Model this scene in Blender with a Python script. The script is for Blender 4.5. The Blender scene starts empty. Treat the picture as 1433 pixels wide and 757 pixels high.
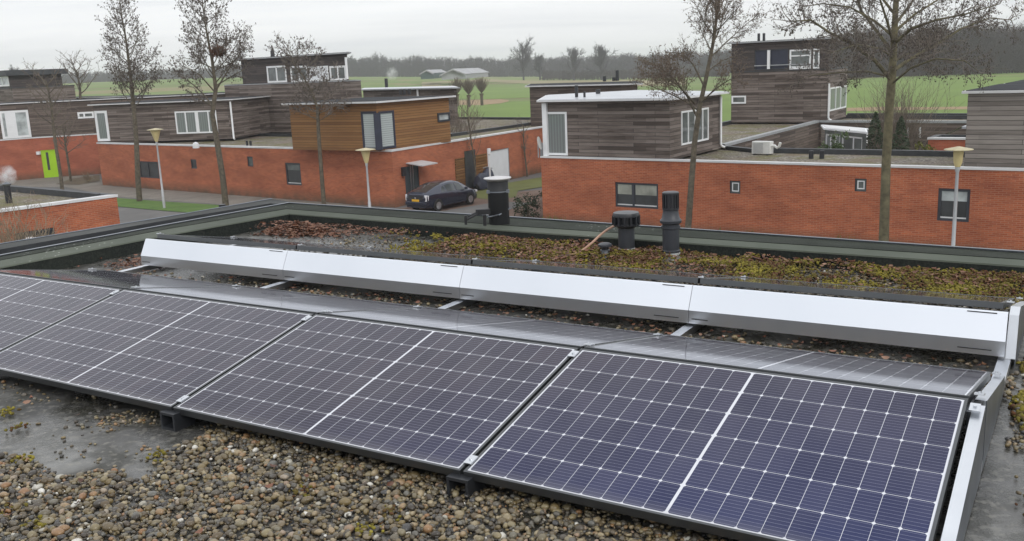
import bpy, bmesh, math, random
import numpy as np
from mathutils import Vector, Matrix, noise
rnd = random.Random(7)
SC = bpy.context.scene
COL = SC.collection
PI = math.pi
# ------------------------------------------------------------------ camera model (solved from the photograph)
F = 1325.35; PIT = .2107; ROL = -.0425; H = 6.6
_f = Vector((0, math.cos(PIT), -math.sin(PIT))); _r0 = Vector((1, 0, 0)); _u0 = _r0.cross(_f)
_R = math.cos(ROL)*_r0 + math.sin(ROL)*_u0; _U = -math.sin(ROL)*_r0 + math.cos(ROL)*_u0
CAM = Vector((0, 0, H))
def ray(x, y): return _f + _R*((x-716.5)/F) - _U*((y-378.5)/F)
def at(x, y, z):
    d = ray(x, y); return CAM + d*((z-H)/d.z)
def at2(x, y, z):
    p = at(x, y, z); return Vector((p.x, p.y))
def horizon(x): return 95.2-(x-716.5)*.0425
def dep(x, d, z=0):           # the point at forward distance d in the image column x (measured near the horizon)
    k = ray(x, horizon(x)+(H-z)*F/d); t = d/k.y
    return CAM + k*t
PSI = .552; UA = Vector((-math.cos(PSI), math.sin(PSI), 0)); WA = Vector((math.sin(PSI), math.cos(PSI), 0))
ORG = Vector((1.7193, 3.4168, 0)); ZR = H-1.62
def R(u, w, z=0): return ORG + UA*u + WA*w + Vector((0, 0, ZR+z))
def loc(p):
    d = Vector((p.x, p.y, 0))-ORG; return d.dot(UA), d.dot(WA)
class Wall:                   # a vertical plane through two ground points
    def __init__(s, a, b):
        s.a = Vector((a[0], a[1])); s.b = Vector((b[0], b[1])); s.d = (s.b-s.a); s.L = s.d.length; s.d.normalize()
        s.n = Vector((s.d.y, -s.d.x))      # outward when walking a->b counter-clockwise
    def hit(s, x, y):
        k = ray(x, y); n3 = Vector((s.n.x, s.n.y, 0)); t = (Vector((s.a.x, s.a.y, 0))-CAM*1).dot(n3)/k.dot(n3)
        p = CAM+k*t; return (Vector((p.x, p.y))-s.a).dot(s.d), p.z
    def P(s, u, z, o=0): q = s.a+s.d*u+s.n*o; return Vector((q.x, q.y, z))
    def rect(s, x0, y0, x1, y1):
        xm, ym = (x0+x1)/2, (y0+y1)/2
        return s.hit(x0, ym)[0], s.hit(xm, y1)[1], s.hit(x1, ym)[0], s.hit(xm, y0)[1]   # s0,z0,s1,z1
# ------------------------------------------------------------------ materials
MATS = {}
def nm(name):
    m = bpy.data.materials.new(name); m.use_nodes = True; nt = m.node_tree; nt.nodes.clear()
    o = nt.nodes.new('ShaderNodeOutputMaterial'); b = nt.nodes.new('ShaderNodeBsdfPrincipled')
    nt.links.new(b.outputs[0], o.inputs[0]); MATS[name] = m
    return m, nt, b
def N(nt, t, **k):
    n = nt.nodes.new(t)
    for a, v in k.items():
        if a == 'inp':
            for i, x in v.items():
                if hasattr(x, 'bl_idname') or isinstance(x, bpy.types.NodeSocket): nt.links.new(x, n.inputs[i])
                else: n.inputs[i].default_value = x
        else: setattr(n, a, v)
    return n
def c4(c): return (c[0], c[1], c[2], 1)
def math_(nt, op, a, b=None, c=None, clamp=False):
    n = nt.nodes.new('ShaderNodeMath'); n.operation = op; n.use_clamp = clamp
    for i, x in enumerate((a, b, c)):
        if x is None: continue
        if isinstance(x, bpy.types.NodeSocket): nt.links.new(x, n.inputs[i])
        else: n.inputs[i].default_value = x
    return n.outputs[0]
def mixc(nt, f, a, b, bt='MIX'):
    n = nt.nodes.new('ShaderNodeMix'); n.data_type = 'RGBA'; n.blend_type = bt
    for i, x in ((0, f), (6, a), (7, b)):
        if isinstance(x, bpy.types.NodeSocket): nt.links.new(x, n.inputs[i])
        else: n.inputs[i].default_value = x if i == 0 else c4(x)
    return n.outputs[2]
def ramp(nt, f, stops):
    n = nt.nodes.new('ShaderNodeValToRGB'); nt.links.new(f, n.inputs[0]); e = n.color_ramp.elements
    while len(e) < len(stops): e.new(.5)
    for i, (p, c) in enumerate(stops): e[i].position = p; e[i].color = c4(c) if hasattr(c, '__len__') else (c, c, c, 1)
    return n.outputs[0]
def noise_(nt, vec, scale, detail=4, rough=.55, dist=0):
    n = nt.nodes.new('ShaderNodeTexNoise'); n.inputs['Scale'].default_value = scale; n.inputs['Detail'].default_value = detail
    n.inputs['Roughness'].default_value = rough; n.inputs['Distortion'].default_value = dist
    if vec is not None: nt.links.new(vec, n.inputs['Vector'])
    return n.outputs[0]
def tc(nt, w='Object'): return nt.nodes.new('ShaderNodeTexCoord').outputs[w]
def mapv(nt, v, s=(1, 1, 1), l=(0, 0, 0), r=(0, 0, 0)):
    n = nt.nodes.new('ShaderNodeMapping'); nt.links.new(v, n.inputs[0]); n.inputs[1].default_value = l
    n.inputs[2].default_value = r; n.inputs[3].default_value = s; return n.outputs[0]
def bump(nt, b, h, st=.3, d=.02):
    n = nt.nodes.new('ShaderNodeBump'); n.inputs[0].default_value = st; n.inputs[1].default_value = d
    nt.links.new(h, n.inputs['Height']); nt.links.new(n.outputs[0], b.inputs['Normal'])
def simple(name, c, rough=.6, metal=0, var=.18, vs=3., bmp=0, spec=None, coat=0, vs3=None):
    m, nt, b = nm(name); o = tc(nt)
    if vs3: o = mapv(nt, o, vs3)
    f = noise_(nt, o, vs, 5)
    col = ramp(nt, f, [(.3, [x*(1-var) for x in c]), (.7, [min(1, x*(1+var)) for x in c])])
    nt.links.new(col, b.inputs['Base Color']); b.inputs['Roughness'].default_value = rough; b.inputs['Metallic'].default_value = metal
    if spec is not None: b.inputs['Specular IOR Level'].default_value = spec
    if coat: b.inputs['Coat Weight'].default_value = coat; b.inputs['Coat Roughness'].default_value = .05
    if bmp: bump(nt, b, noise_(nt, o, vs*6, 4), bmp, .01)
    return m
def brickmat(name, c1, c2, mort, bw=.22, rh=.0625):
    m, nt, b = nm(name); uv = tc(nt, 'UV')
    t = N(nt, 'ShaderNodeTexBrick', inp={'Vector': uv, 'Color1': c4(c1), 'Color2': c4(c2), 'Mortar': c4(mort), 'Scale': 1., 'Mortar Size': .009, 'Mortar Smooth': .2, 'Brick Width': bw, 'Row Height': rh, 'Bias': 0.})
    big = noise_(nt, mapv(nt, uv, (.35, .9, 1)), 1.3, 6, .6)
    col = mixc(nt, 1., t.outputs['Color'], ramp(nt, big, [(.3, (.72, .66, .62)), (.62, (1.1, 1.08, 1.05))]), 'MULTIPLY')
    # dark run-off stains in patches near the top, green damp at the foot
    sp = N(nt, 'ShaderNodeSeparateXYZ', inp={0: uv}).outputs[1]
    foot = math_(nt, 'MULTIPLY', math_(nt, 'SMOOTHSTEP' if False else 'SUBTRACT', .62, sp, clamp=True), noise_(nt, uv, 1.6, 5), clamp=True)
    foot = math_(nt, 'MULTIPLY', foot, 2.6, clamp=True)
    col = mixc(nt, foot, col, (.10, .075, .045))
    st = ramp(nt, noise_(nt, mapv(nt, uv, (.5, 1.4, 1)), 1.1, 7, .7), [(.56, 0.), (.66, 1.)])
    hi = math_(nt, 'MULTIPLY', ramp(nt, math_(nt, 'DIVIDE', sp, 3.), [(.55, 0.), (.85, 1.)]), st)
    col = mixc(nt, math_(nt, 'MULTIPLY', hi, .75), col, (.20, .05, .03))
    nt.links.new(col, b.inputs['Base Color']); b.inputs['Roughness'].default_value = .85
    bump(nt, b, math_(nt, 'SUBTRACT', 1., t.outputs['Fac']), .8, .008)
    return m
def plankmat(name, dark, light, warm, rh=.14, bw=2.6, gap=(.01, .01, .01), off=.37):
    m, nt, b = nm(name); uv = tc(nt, 'UV')
    t = N(nt, 'ShaderNodeTexBrick', offset=off, inp={'Vector': uv, 'Color1': (0, 0, 0, 1), 'Color2': (1, 1, 1, 1), 'Mortar': (.5, .5, .5, 1), 'Scale': 1., 'Mortar Size': .008, 'Mortar Smooth': .3, 'Brick Width': bw, 'Row Height': rh, 'Bias': 0.})
    t2 = N(nt, 'ShaderNodeTexBrick', offset=.21, inp={'Vector': mapv(nt, uv, (1, 1, 1), (17.3, 0, 0)), 'Color1': (0, 0, 0, 1), 'Color2': (1, 1, 1, 1), 'Mortar': (.5, .5, .5, 1), 'Scale': 1., 'Mortar Size': .0, 'Brick Width': bw*1.7, 'Row Height': rh, 'Bias': 0.})
    g = noise_(nt, mapv(nt, uv, (1.2, 30, 1)), 1.5, 6, .65)
    streak = noise_(nt, mapv(nt, uv, (.35, 3.5, 1)), 1.2, 5, .6)
    v = math_(nt, 'ADD', math_(nt, 'MULTIPLY', t.outputs['Color'], .36), math_(nt, 'ADD', math_(nt, 'MULTIPLY', g, .50), math_(nt, 'MULTIPLY', streak, .70)))
    v = math_(nt, 'ADD', v, math_(nt, 'MULTIPLY', t2.outputs['Color'], .13))
    col = ramp(nt, v, [(.35, dark), (.7, warm), (1., light)])
    col = mixc(nt, t.outputs['Fac'], col, gap)
    nt.links.new(col, b.inputs['Base Color']); b.inputs['Roughness'].default_value = .8
    # lapped boards: each board leans out towards its lower edge
    sp = N(nt, 'ShaderNodeSeparateXYZ', inp={0: uv}).outputs[1]
    saw = math_(nt, 'FRACT', math_(nt, 'DIVIDE', sp, rh)); bump(nt, b, math_(nt, 'SUBTRACT', 1., saw), .6, .03)
    return m
brickmat('brick', (.47, .13, .052), (.33, .078, .032), (.42, .21, .13))
brickmat('brick_far', (.46, .12, .06), (.38, .09, .045), (.32, .15, .10))
plankmat('wood_grey', (.018, .013, .010), (.19, .155, .135), (.060, .042, .032))
plankmat('wood_brown', (.026, .018, .014), (.15, .115, .095), (.065, .045, .034))
plankmat('wood_pale', (.08, .066, .057), (.27, .24, .215), (.155, .135, .118), rh=.15)
plankmat('wood_orange', (.12, .05, .013), (.25, .125, .04), (.18, .08, .022), rh=.13, bw=9, gap=(.02, .012, .006))
plankmat('wood_dark', (.012, .010, .010), (.07, .055, .05), (.03, .024, .021))
simple('white_paint', (.78, .79, .80), .45, var=.05, vs=2)
simple('trim_white', (.62, .62, .62), .5, var=.12, vs=1.2)
simple('trim_grey', (.33, .34, .35), .5, var=.15)
simple('frame_dark', (.035, .04, .05), .4)
simple('blue_dark', (.02, .024, .045), .5)
simple('door_grey', (.045, .06, .07), .35)
simple('door_green', (.36, .62, .01), .35, var=.04)
simple('garage_white', (.72, .74, .77), .4, var=.04)
simple('black_plastic', (.022, .024, .028), .38, var=.25, vs=8)
simple('black_matt', (.014, .015, .017), .6, var=.3, vs=6)
simple('grey_plastic', (.034, .038, .046), .42, var=.15, vs=12, bmp=.05)
simple('collar_grey', (.36, .37, .36), .6, var=.2, vs=14)
simple('disc_grey', (.5, .49, .49), .5, var=.1, vs=5)
simple('alu', (.62, .64, .67), .32, 1., var=.1, vs=3)
simple('alu_dull', (.24, .26, .29), .45, 1., var=.15, vs=6)
simple('steel_pole', (.52, .54, .56), .4, .4, var=.08)
simple('lamp_yellow', (.60, .50, .25), .45, var=.1)
simple('lamp_cap', (.48, .42, .26), .5, var=.2, vs=6)
simple('cable_tan', (.45, .27, .19), .5, var=.1)
simple('kerb_black', (.035, .038, .042), .55, var=.3)
simple('bark', (.105, .088, .062), .9, var=.45, vs=7, bmp=.8)
simple('bark_green', (.12, .105, .06), .9, var=.5, vs=5, bmp=.8)
simple('twig', (.16, .135, .115), .9, var=.35, vs=3)
simple('twig_red', (.15, .12, .095), .9, var=.3, vs=3)
simple('twig_pale', (.24, .19, .13), .9, var=.3, vs=3)
simple('cones', (.08, .064, .052), .9, var=.5, vs=8)
simple('leaf_brown', (.11, .075, .05), .85, var=.5, vs=5)
simple('nest_brown', (.11, .05, .026), .95, var=.5, vs=14)
simple('wood_mass', (.060, .054, .060), 1., var=.3, vs=.05)
simple('wood_mass_red', (.058, .046, .045), 1., var=.35, vs=.05)
simple('leaf_green', (.05, .085, .02), .6, var=.5, vs=4)
simple('conifer_green', (.03, .05, .018), .7, var=.5, vs=5)
simple('ac_white', (.66, .66, .64), .45, var=.06)
simple('roof_green', (.05, .09, .085), .6)
simple('roof_corr', (.30, .30, .31), .6, var=.2, vs=.3)
simple('tyre', (.018, .018, .018), .85)
simple('rim', (.55, .56, .58), .3, .8)
simple('plate_yellow', (.75, .42, .02), .45, var=.03)
simple('tail_clear', (.72, .72, .74), .15, var=.1, vs=20)
simple('tail_red', (.45, .03, .03), .2)
simple('cover_blue', (.025, .03, .05), .5, var=.3, bmp=.5)
simple('leaf_moss', (.12, .13, .02), .9, var=.5, vs=9)
m = simple('car_paint', (.022, .027, .05), .25, .35, var=.05, coat=.6)
def glassmat(name, base, rough=.06, stripes=0, folds=0):
    m, nt, b = nm(name); uv = tc(nt, 'UV'); col = None
    if stripes or folds:
        sp = N(nt, 'ShaderNodeSeparateXYZ', inp={0: uv})
        if stripes: f = math_(nt, 'GREATER_THAN', math_(nt, 'FRACT', math_(nt, 'MULTIPLY', sp.outputs[1], stripes)), .25)
        else: f = math_(nt, 'ADD', math_(nt, 'MULTIPLY', math_(nt, 'SINE', math_(nt, 'MULTIPLY', sp.outputs[0], folds)), .3), .5)
        col = mixc(nt, f, [x*.55 for x in base], base)
    else: col = ramp(nt, noise_(nt, uv, 1.3, 4), [(.35, [x*.6 for x in base]), (.65, [x*1.3 for x in base])])
    nt.links.new(col, b.inputs['Base Color']); b.inputs['Roughness'].default_value = .7
    b.inputs['Coat Weight'].default_value = 1.; b.inputs['Coat Roughness'].default_value = rough; b.inputs['Coat IOR'].default_value = 1.52
    return m
glassmat('glass_dark', (.03, .034, .036)); glassmat('glass_mid', (.10, .115, .11)); glassmat('glass_curtain', (.22, .25, .245), folds=40)
glassmat('glass_blind', (.42, .47, .47), stripes=9); glassmat('glass_shade', (.30, .31, .26)); glassmat('glass_teal', (.22, .36, .36), folds=30)
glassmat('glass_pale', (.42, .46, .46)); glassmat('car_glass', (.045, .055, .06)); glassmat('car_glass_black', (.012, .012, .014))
# --- roof felt, wet
def feltmat(name, wet):
    m, nt, b = nm(name); o = tc(nt)
    big = noise_(nt, o, .8, 7, .6, .3); fine = noise_(nt, o, 22, 6, .65); mid = noise_(nt, o, 4.5, 6, .65, .4)
    col = ramp(nt, big, [(.3, (.03, .031, .032)), (.5, (.075, .073, .068)), (.68, (.17, .168, .155))])
    col = mixc(nt, ramp(nt, mid, [(.44, 0.), (.56, .9)]), col, (.03, .029, .022))
    col = mixc(nt, ramp(nt, fine, [(.52, 0.), (.66, .75)]), col, (.20, .19, .165))
    nt.links.new(col, b.inputs['Base Color'])
    w = ramp(nt, noise_(nt, o, 1.1, 4, .5, .2), [(.40 if wet else .6, 1.), (.47 if wet else .75, 0.)])
    w = math_(nt, 'SUBTRACT', 1., w, clamp=True)
    nt.links.new(math_(nt, 'ADD', math_(nt, 'MULTIPLY', math_(nt, 'SUBTRACT', 1., w), .5), math_(nt, 'ADD', .12, math_(nt, 'MULTIPLY', fine, .3))), b.inputs['Roughness'])
    b.inputs['Specular IOR Level'].default_value = .6
    bump(nt, b, math_(nt, 'ADD', fine, mid), .5, .008)
feltmat('felt', True)
def capmat(name, c1, c2, lich):
    m, nt, b = nm(name); o = tc(nt)
    col = ramp(nt, noise_(nt, o, 1.6, 7, .62), [(.3, c1), (.7, c2)])
    col = mixc(nt, ramp(nt, noise_(nt, mapv(nt, o, (1, 1, 1), (5, 3, 1)), .45, 2), [(.45, 0.), (.7, .6)]), col, [x*.72 for x in c1])
    v = N(nt, 'ShaderNodeTexVoronoi', inp={'Vector': o, 'Scale': 16.}).outputs[0]
    spots = math_(nt, 'MULTIPLY', math_(nt, 'LESS_THAN', v, .16), ramp(nt, noise_(nt, o, 1.1, 3), [(.55, 0.), (.62, 1.)]))
    col = mixc(nt, math_(nt, 'MULTIPLY', spots, lich), col, (.5, .52, .48))
    col = mixc(nt, ramp(nt, noise_(nt, o, 60, 3), [(.4, 0.), (.75, .3)]), col, (.10, .105, .09))
    # bird-lime and lichen on the corner
    sx = N(nt, 'ShaderNodeSeparateXYZ', inp={0: o}); P = R(7.7, 4.1)
    d = math_(nt, 'SQRT', math_(nt, 'ADD', math_(nt, 'POWER', math_(nt, 'SUBTRACT', sx.outputs[0], P.x), 2.), math_(nt, 'POWER', math_(nt, 'SUBTRACT', sx.outputs[1], P.y), 2.)))
    near = ramp(nt, math_(nt, 'DIVIDE', d, 2.6), [(.15, 1.), (1., 0.)])
    li = math_(nt, 'MULTIPLY', near, ramp(nt, noise_(nt, o, 7, 6, .7), [(.46, 0.), (.6, .85)]))
    col = mixc(nt, li, col, (.46, .47, .45))
    nt.links.new(col, b.inputs['Base Color']); nt.links.new(math_(nt, 'ADD', .55, math_(nt, 'MULTIPLY', noise_(nt, o, 3, 4), .35)), b.inputs['Roughness']); b.inputs['Specular IOR Level'].default_value = .06
    bump(nt, b, noise_(nt, o, 120, 2), .15, .003)
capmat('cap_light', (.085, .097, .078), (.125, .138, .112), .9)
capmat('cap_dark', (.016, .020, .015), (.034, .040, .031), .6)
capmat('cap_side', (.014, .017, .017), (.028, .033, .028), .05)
capmat('cap_grey', (.055, .057, .058), (.09, .092, .09), .2)
def gravelroof():
    m, nt, b = nm('gravel_roof'); o = tc(nt)
    v = N(nt, 'ShaderNodeTexVoronoi', inp={'Vector': o, 'Scale': 14.}); f = v.outputs['Color']
    g = N(nt, 'ShaderNodeSeparateColor', inp={0: f}).outputs[0]
    col = ramp(nt, g, [(0., (.07, .058, .046)), (.4, (.15, .125, .10)), (.75, (.21, .185, .15)), (1., (.36, .33, .28))])
    col = mixc(nt, ramp(nt, noise_(nt, o, .9, 5, .6), [(.42, 0.), (.6, .8)]), col, (.125, .115, .03))
    col = mixc(nt, ramp(nt, noise_(nt, mapv(nt, o, l=(9, 9, 0)), .6, 5, .6), [(.5, 0.), (.7, .6)]), col, (.16, .10, .075))
    nt.links.new(col, b.inputs['Base Color']); b.inputs['Roughness'].default_value = .8
    bump(nt, b, v.outputs[0], 1., .04)
gravelroof()
simple('roof_bright', (.42, .44, .47), .3, var=.12, vs=.8)
simple('roof_felt', (.04, .042, .046), .95, var=.3, vs=.7, spec=.1)
def islandmat(name, stops, rough=.6, bmpscale=0, wet=0.):
    m, nt, b = nm(name); g = N(nt, 'ShaderNodeNewGeometry').outputs['Random Per Island']
    col = ramp(nt, g, stops); o = tc(nt)
    col = mixc(nt, ramp(nt, noise_(nt, o, 90, 3), [(.35, .0), (.7, .28)]), col, (.07, .06, .045))
    nt.links.new(col, b.inputs['Base Color']); b.inputs['Roughness'].default_value = rough
    if name == 'moss':     # mats of one colour, patch by patch
        f2 = math_(nt, 'ADD', math_(nt, 'MULTIPLY', g, .42), math_(nt, 'MULTIPLY', ramp(nt, noise_(nt, o, 3.2, 4, .6), [(.35, 0.), (.65, 1.)]), .58)); col = mixc(nt, ramp(nt, noise_(nt, o, 90, 3), [(.35, .0), (.7, .3)]), ramp(nt, f2, stops), (.05, .04, .02))
    nt.links.new(col, b.inputs['Base Color'])
    if bmpscale: bump(nt, b, noise_(nt, o, bmpscale, 3), .3, .002)
islandmat('pebble', [(0., (.028, .025, .022)), (.14, (.08, .062, .042)), (.28, (.19, .14, .06)), (.40, (.05, .05, .053)), (.52, (.26, .21, .11)), (.64, (.12, .118, .105)), (.76, (.10, .07, .035)), (.87, (.33, .27, .165)), (.945, (.25, .12, .045)), (.975, (.36, .34, .28)), (1., (.68, .66, .60))], .3, 60)
islandmat('moss', [(0., (.05, .022, .011)), (.25, (.11, .042, .016)), (.36, (.085, .06, .012)), (.55, (.15, .125, .014)), (.8, (.24, .20, .02)), (1., (.33, .28, .05))], .95, 150)
islandmat('dead_leaf', [(0., (.06, .025, .015)), (.3, (.15, .055, .028)), (.6, (.21, .085, .045)), (.8, (.13, .055, .02)), (1., (.32, .18, .12))], .55)
def groundmat(name, c1, c2, c3, s=1., rough=.9, brick=None):
    m, nt, b = nm(name); o = tc(nt)
    col = ramp(nt, noise_(nt, o, .5*s, 8, .65), [(.3, c1), (.55, c2), (.72, c3)])
    if brick:
        t = N(nt, 'ShaderNodeTexBrick', inp={'Vector': mapv(nt, o, r=(0, 0, -.6)), 'Color1': (1, 1, 1, 1), 'Color2': (.8, .8, .8, 1), 'Mortar': (.6, .6, .6, 1), 'Scale': 1., 'Mortar Size': .01, 'Brick Width': brick[0], 'Row Height': brick[1]})
        col = mixc(nt, 1., col, t.outputs[0], 'MULTIPLY')
    col = mixc(nt, ramp(nt, noise_(nt, o, 14*s, 5, .7), [(.45, 0.), (.75, .4)]), col, c1)
    nt.links.new(col, b.inputs['Base Color']); b.inputs['Roughness'].default_value = rough
    bump(nt, b, noise_(nt, o, 9*s, 6), .4, .03)
groundmat('asphalt', (.10, .10, .095), (.13, .125, .12), (.16, .155, .145))
groundmat('paving', (.17, .155, .13), (.22, .20, .17), (.26, .24, .205), brick=(.6, .3))
groundmat('paving_red', (.14, .085, .06), (.20, .13, .095), (.23, .17, .13), brick=(.21, .105))
groundmat('lawn', (.05, .105, .012), (.075, .145, .018), (.10, .15, .03), 2.)
groundmat('verge', (.10, .11, .03), (.13, .14, .035), (.10, .15, .03), 1.5)
groundmat('soil', (.08, .06, .04), (.12, .095, .06), (.10, .11, .04), 2.)
def fieldmat():
    m, nt, b = nm('field'); o = tc(nt)
    a = noise_(nt, mapv(nt, o, (.006, .022, 1), r=(0, 0, .3)), 1., 6, .6)
    col = ramp(nt, a, [(.38, (.14, .13, .045)), (.46, (.105, .16, .02)), (.55, (.12, .19, .025)), (.62, (.20, .17, .07))])
    d = noise_(nt, mapv(nt, o, (.02, .12, 1), r=(0, 0, .2)), 1., 5, .6)
    col = mixc(nt, ramp(nt, d, [(.58, 0.), (.68, .6)]), col, (.22, .17, .09))
    col = mixc(nt, ramp(nt, noise_(nt, o, .6, 6, .7), [(.4, 0.), (.7, .35)]), col, (.08, .11, .02))
    nt.links.new(col, b.inputs['Base Color']); b.inputs['Roughness'].default_value = .95
fieldmat()
groundmat('field_bright', (.095, .155, .012), (.115, .185, .015), (.135, .205, .022), .12)
groundmat('reeds', (.20, .13, .06), (.28, .19, .10), (.16, .15, .05), .6)
groundmat('field_tan', (.19, .16, .07), (.24, .20, .10), (.13, .18, .04), .1)
# --- solar cell glass: UV in metres on the module
PL, PW, GAP, TILT = 1.655, 1.038, .0145, .2045
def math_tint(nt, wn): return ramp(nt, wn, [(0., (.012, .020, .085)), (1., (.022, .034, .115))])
def cellmat():
    m, nt, b = nm('solar_cells'); uv = tc(nt, 'UV'); s = N(nt, 'ShaderNodeSeparateXYZ', inp={0: uv}); x, y = s.outputs[0], s.outputs[1]
    mx, my, mid = .019, .018, .010
    hw = (PL-2*mx-mid)/2; cp = hw/10; rp = (PW-2*my)/6
    xs = math_(nt, 'SUBTRACT', math_(nt, 'ABSOLUTE', math_(nt, 'SUBTRACT', x, PL/2)), mid/2)     # distance from the middle strip
    ins = math_(nt, 'MULTIPLY', math_(nt, 'GREATER_THAN', xs, 0.), math_(nt, 'LESS_THAN', xs, hw))
    yy = math_(nt, 'SUBTRACT', y, my)
    ins = math_(nt, 'MULTIPLY', ins, math_(nt, 'MULTIPLY', math_(nt, 'GREATER_THAN', yy, 0.), math_(nt, 'LESS_THAN', yy, PW-2*my)))
    fx = math_(nt, 'MULTIPLY', math_(nt, 'FRACT', math_(nt, 'DIVIDE', xs, cp)), cp); fy = math_(nt, 'MULTIPLY', math_(nt, 'FRACT', math_(nt, 'DIVIDE', yy, rp)), rp)
    dx = math_(nt, 'MINIMUM', fx, math_(nt, 'SUBTRACT', cp, fx)); dy = math_(nt, 'MINIMUM', fy, math_(nt, 'SUBTRACT', rp, fy))
    cell = math_(nt, 'MULTIPLY', math_(nt, 'GREATER_THAN', dx, .0008), math_(nt, 'GREATER_THAN', dy, .0010))
    cell = math_(nt, 'MULTIPLY', cell, math_(nt, 'GREATER_THAN', math_(nt, 'ADD', dx, dy), .0085))      # chamfered corners
    cell = math_(nt, 'MULTIPLY', cell, ins)
    bb = math_(nt, 'FRACT', math_(nt, 'DIVIDE', fy, rp/9)); bl = math_(nt, 'LESS_THAN', math_(nt, 'ABSOLUTE', math_(nt, 'SUBTRACT', bb, .5)), .032)
    geo = N(nt, 'ShaderNodeObjectInfo').outputs['Random']
    ci = math_(nt, 'FLOOR', math_(nt, 'DIVIDE', math_(nt, 'SUBTRACT', x, PL/2), cp)); ri = math_(nt, 'FLOOR', math_(nt, 'DIVIDE', yy, rp))
    cv = N(nt, 'ShaderNodeCombineXYZ', inp={0: ci, 1: ri, 2: math_(nt, 'MULTIPLY', geo, 50.)})
    wn = N(nt, 'ShaderNodeTexWhiteNoise', inp={0: cv.outputs[0]}).outputs[0]
    cc = ramp(nt, wn, [(0., (.019, .016, .030)), (.6, (.024, .020, .036)), (1., (.034, .027, .042))])
    lw = N(nt, 'ShaderNodeLayerWeight', inp={0: .5}).outputs['Facing']; fc = math_(nt, 'SUBTRACT', 1., lw)      # painted sky reflection: cell colour brownish at a glancing view, blue face-on
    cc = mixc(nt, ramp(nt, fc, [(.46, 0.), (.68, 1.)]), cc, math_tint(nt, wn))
    cc = mixc(nt, math_(nt, 'MULTIPLY', bl, .8), cc, (.24, .25, .34))
    col = mixc(nt, cell, (.62, .63, .67), cc)
    dirt = ramp(nt, noise_(nt, mapv(nt, tc(nt), (1, 1, 1)), 2.6, 7, .6), [(.4, 0.), (.8, .07)])
    col = mixc(nt, dirt, col, (.34, .33, .33))
    lowd = math_(nt, 'MULTIPLY', ramp(nt, math_(nt, 'DIVIDE', y, PW), [(.0, 0.), (.93, .0), (1., 1.)]), .25)
    nt.links.new(mixc(nt, lowd, col, (.26, .25, .24)), b.inputs['Base Color'])
    b.inputs['Roughness'].default_value = .6; b.inputs['Specular IOR Level'].default_value = .04
    b.inputs['Coat Weight'].default_value = 1.; b.inputs['Coat IOR'].default_value = 1.25
    cr = math_(nt, 'ADD', .045, math_(nt, 'MULTIPLY', noise_(nt, tc(nt), 3.5, 6, .6), .03)); nt.links.new(cr, b.inputs['Coat Roughness'])
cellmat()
def platemat():
    m, nt, b = nm('plate_alu'); o = tc(nt)
    f = noise_(nt, mapv(nt, o, (.5, .5, .5)), 1., 3); sm = noise_(nt, o, 30, 4)
    nt.links.new(ramp(nt, f, [(.3, (.68, .71, .755)), (.7, (.80, .82, .86))]), b.inputs['Base Color'])
    b.inputs['Metallic'].default_value = .9
    nt.links.new(math_(nt, 'ADD', .27, math_(nt, 'MULTIPLY', sm, .08)), b.inputs['Roughness'])
    bump(nt, b, noise_(nt, o, 1.3, 2), .12, .03)
platemat()
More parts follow.
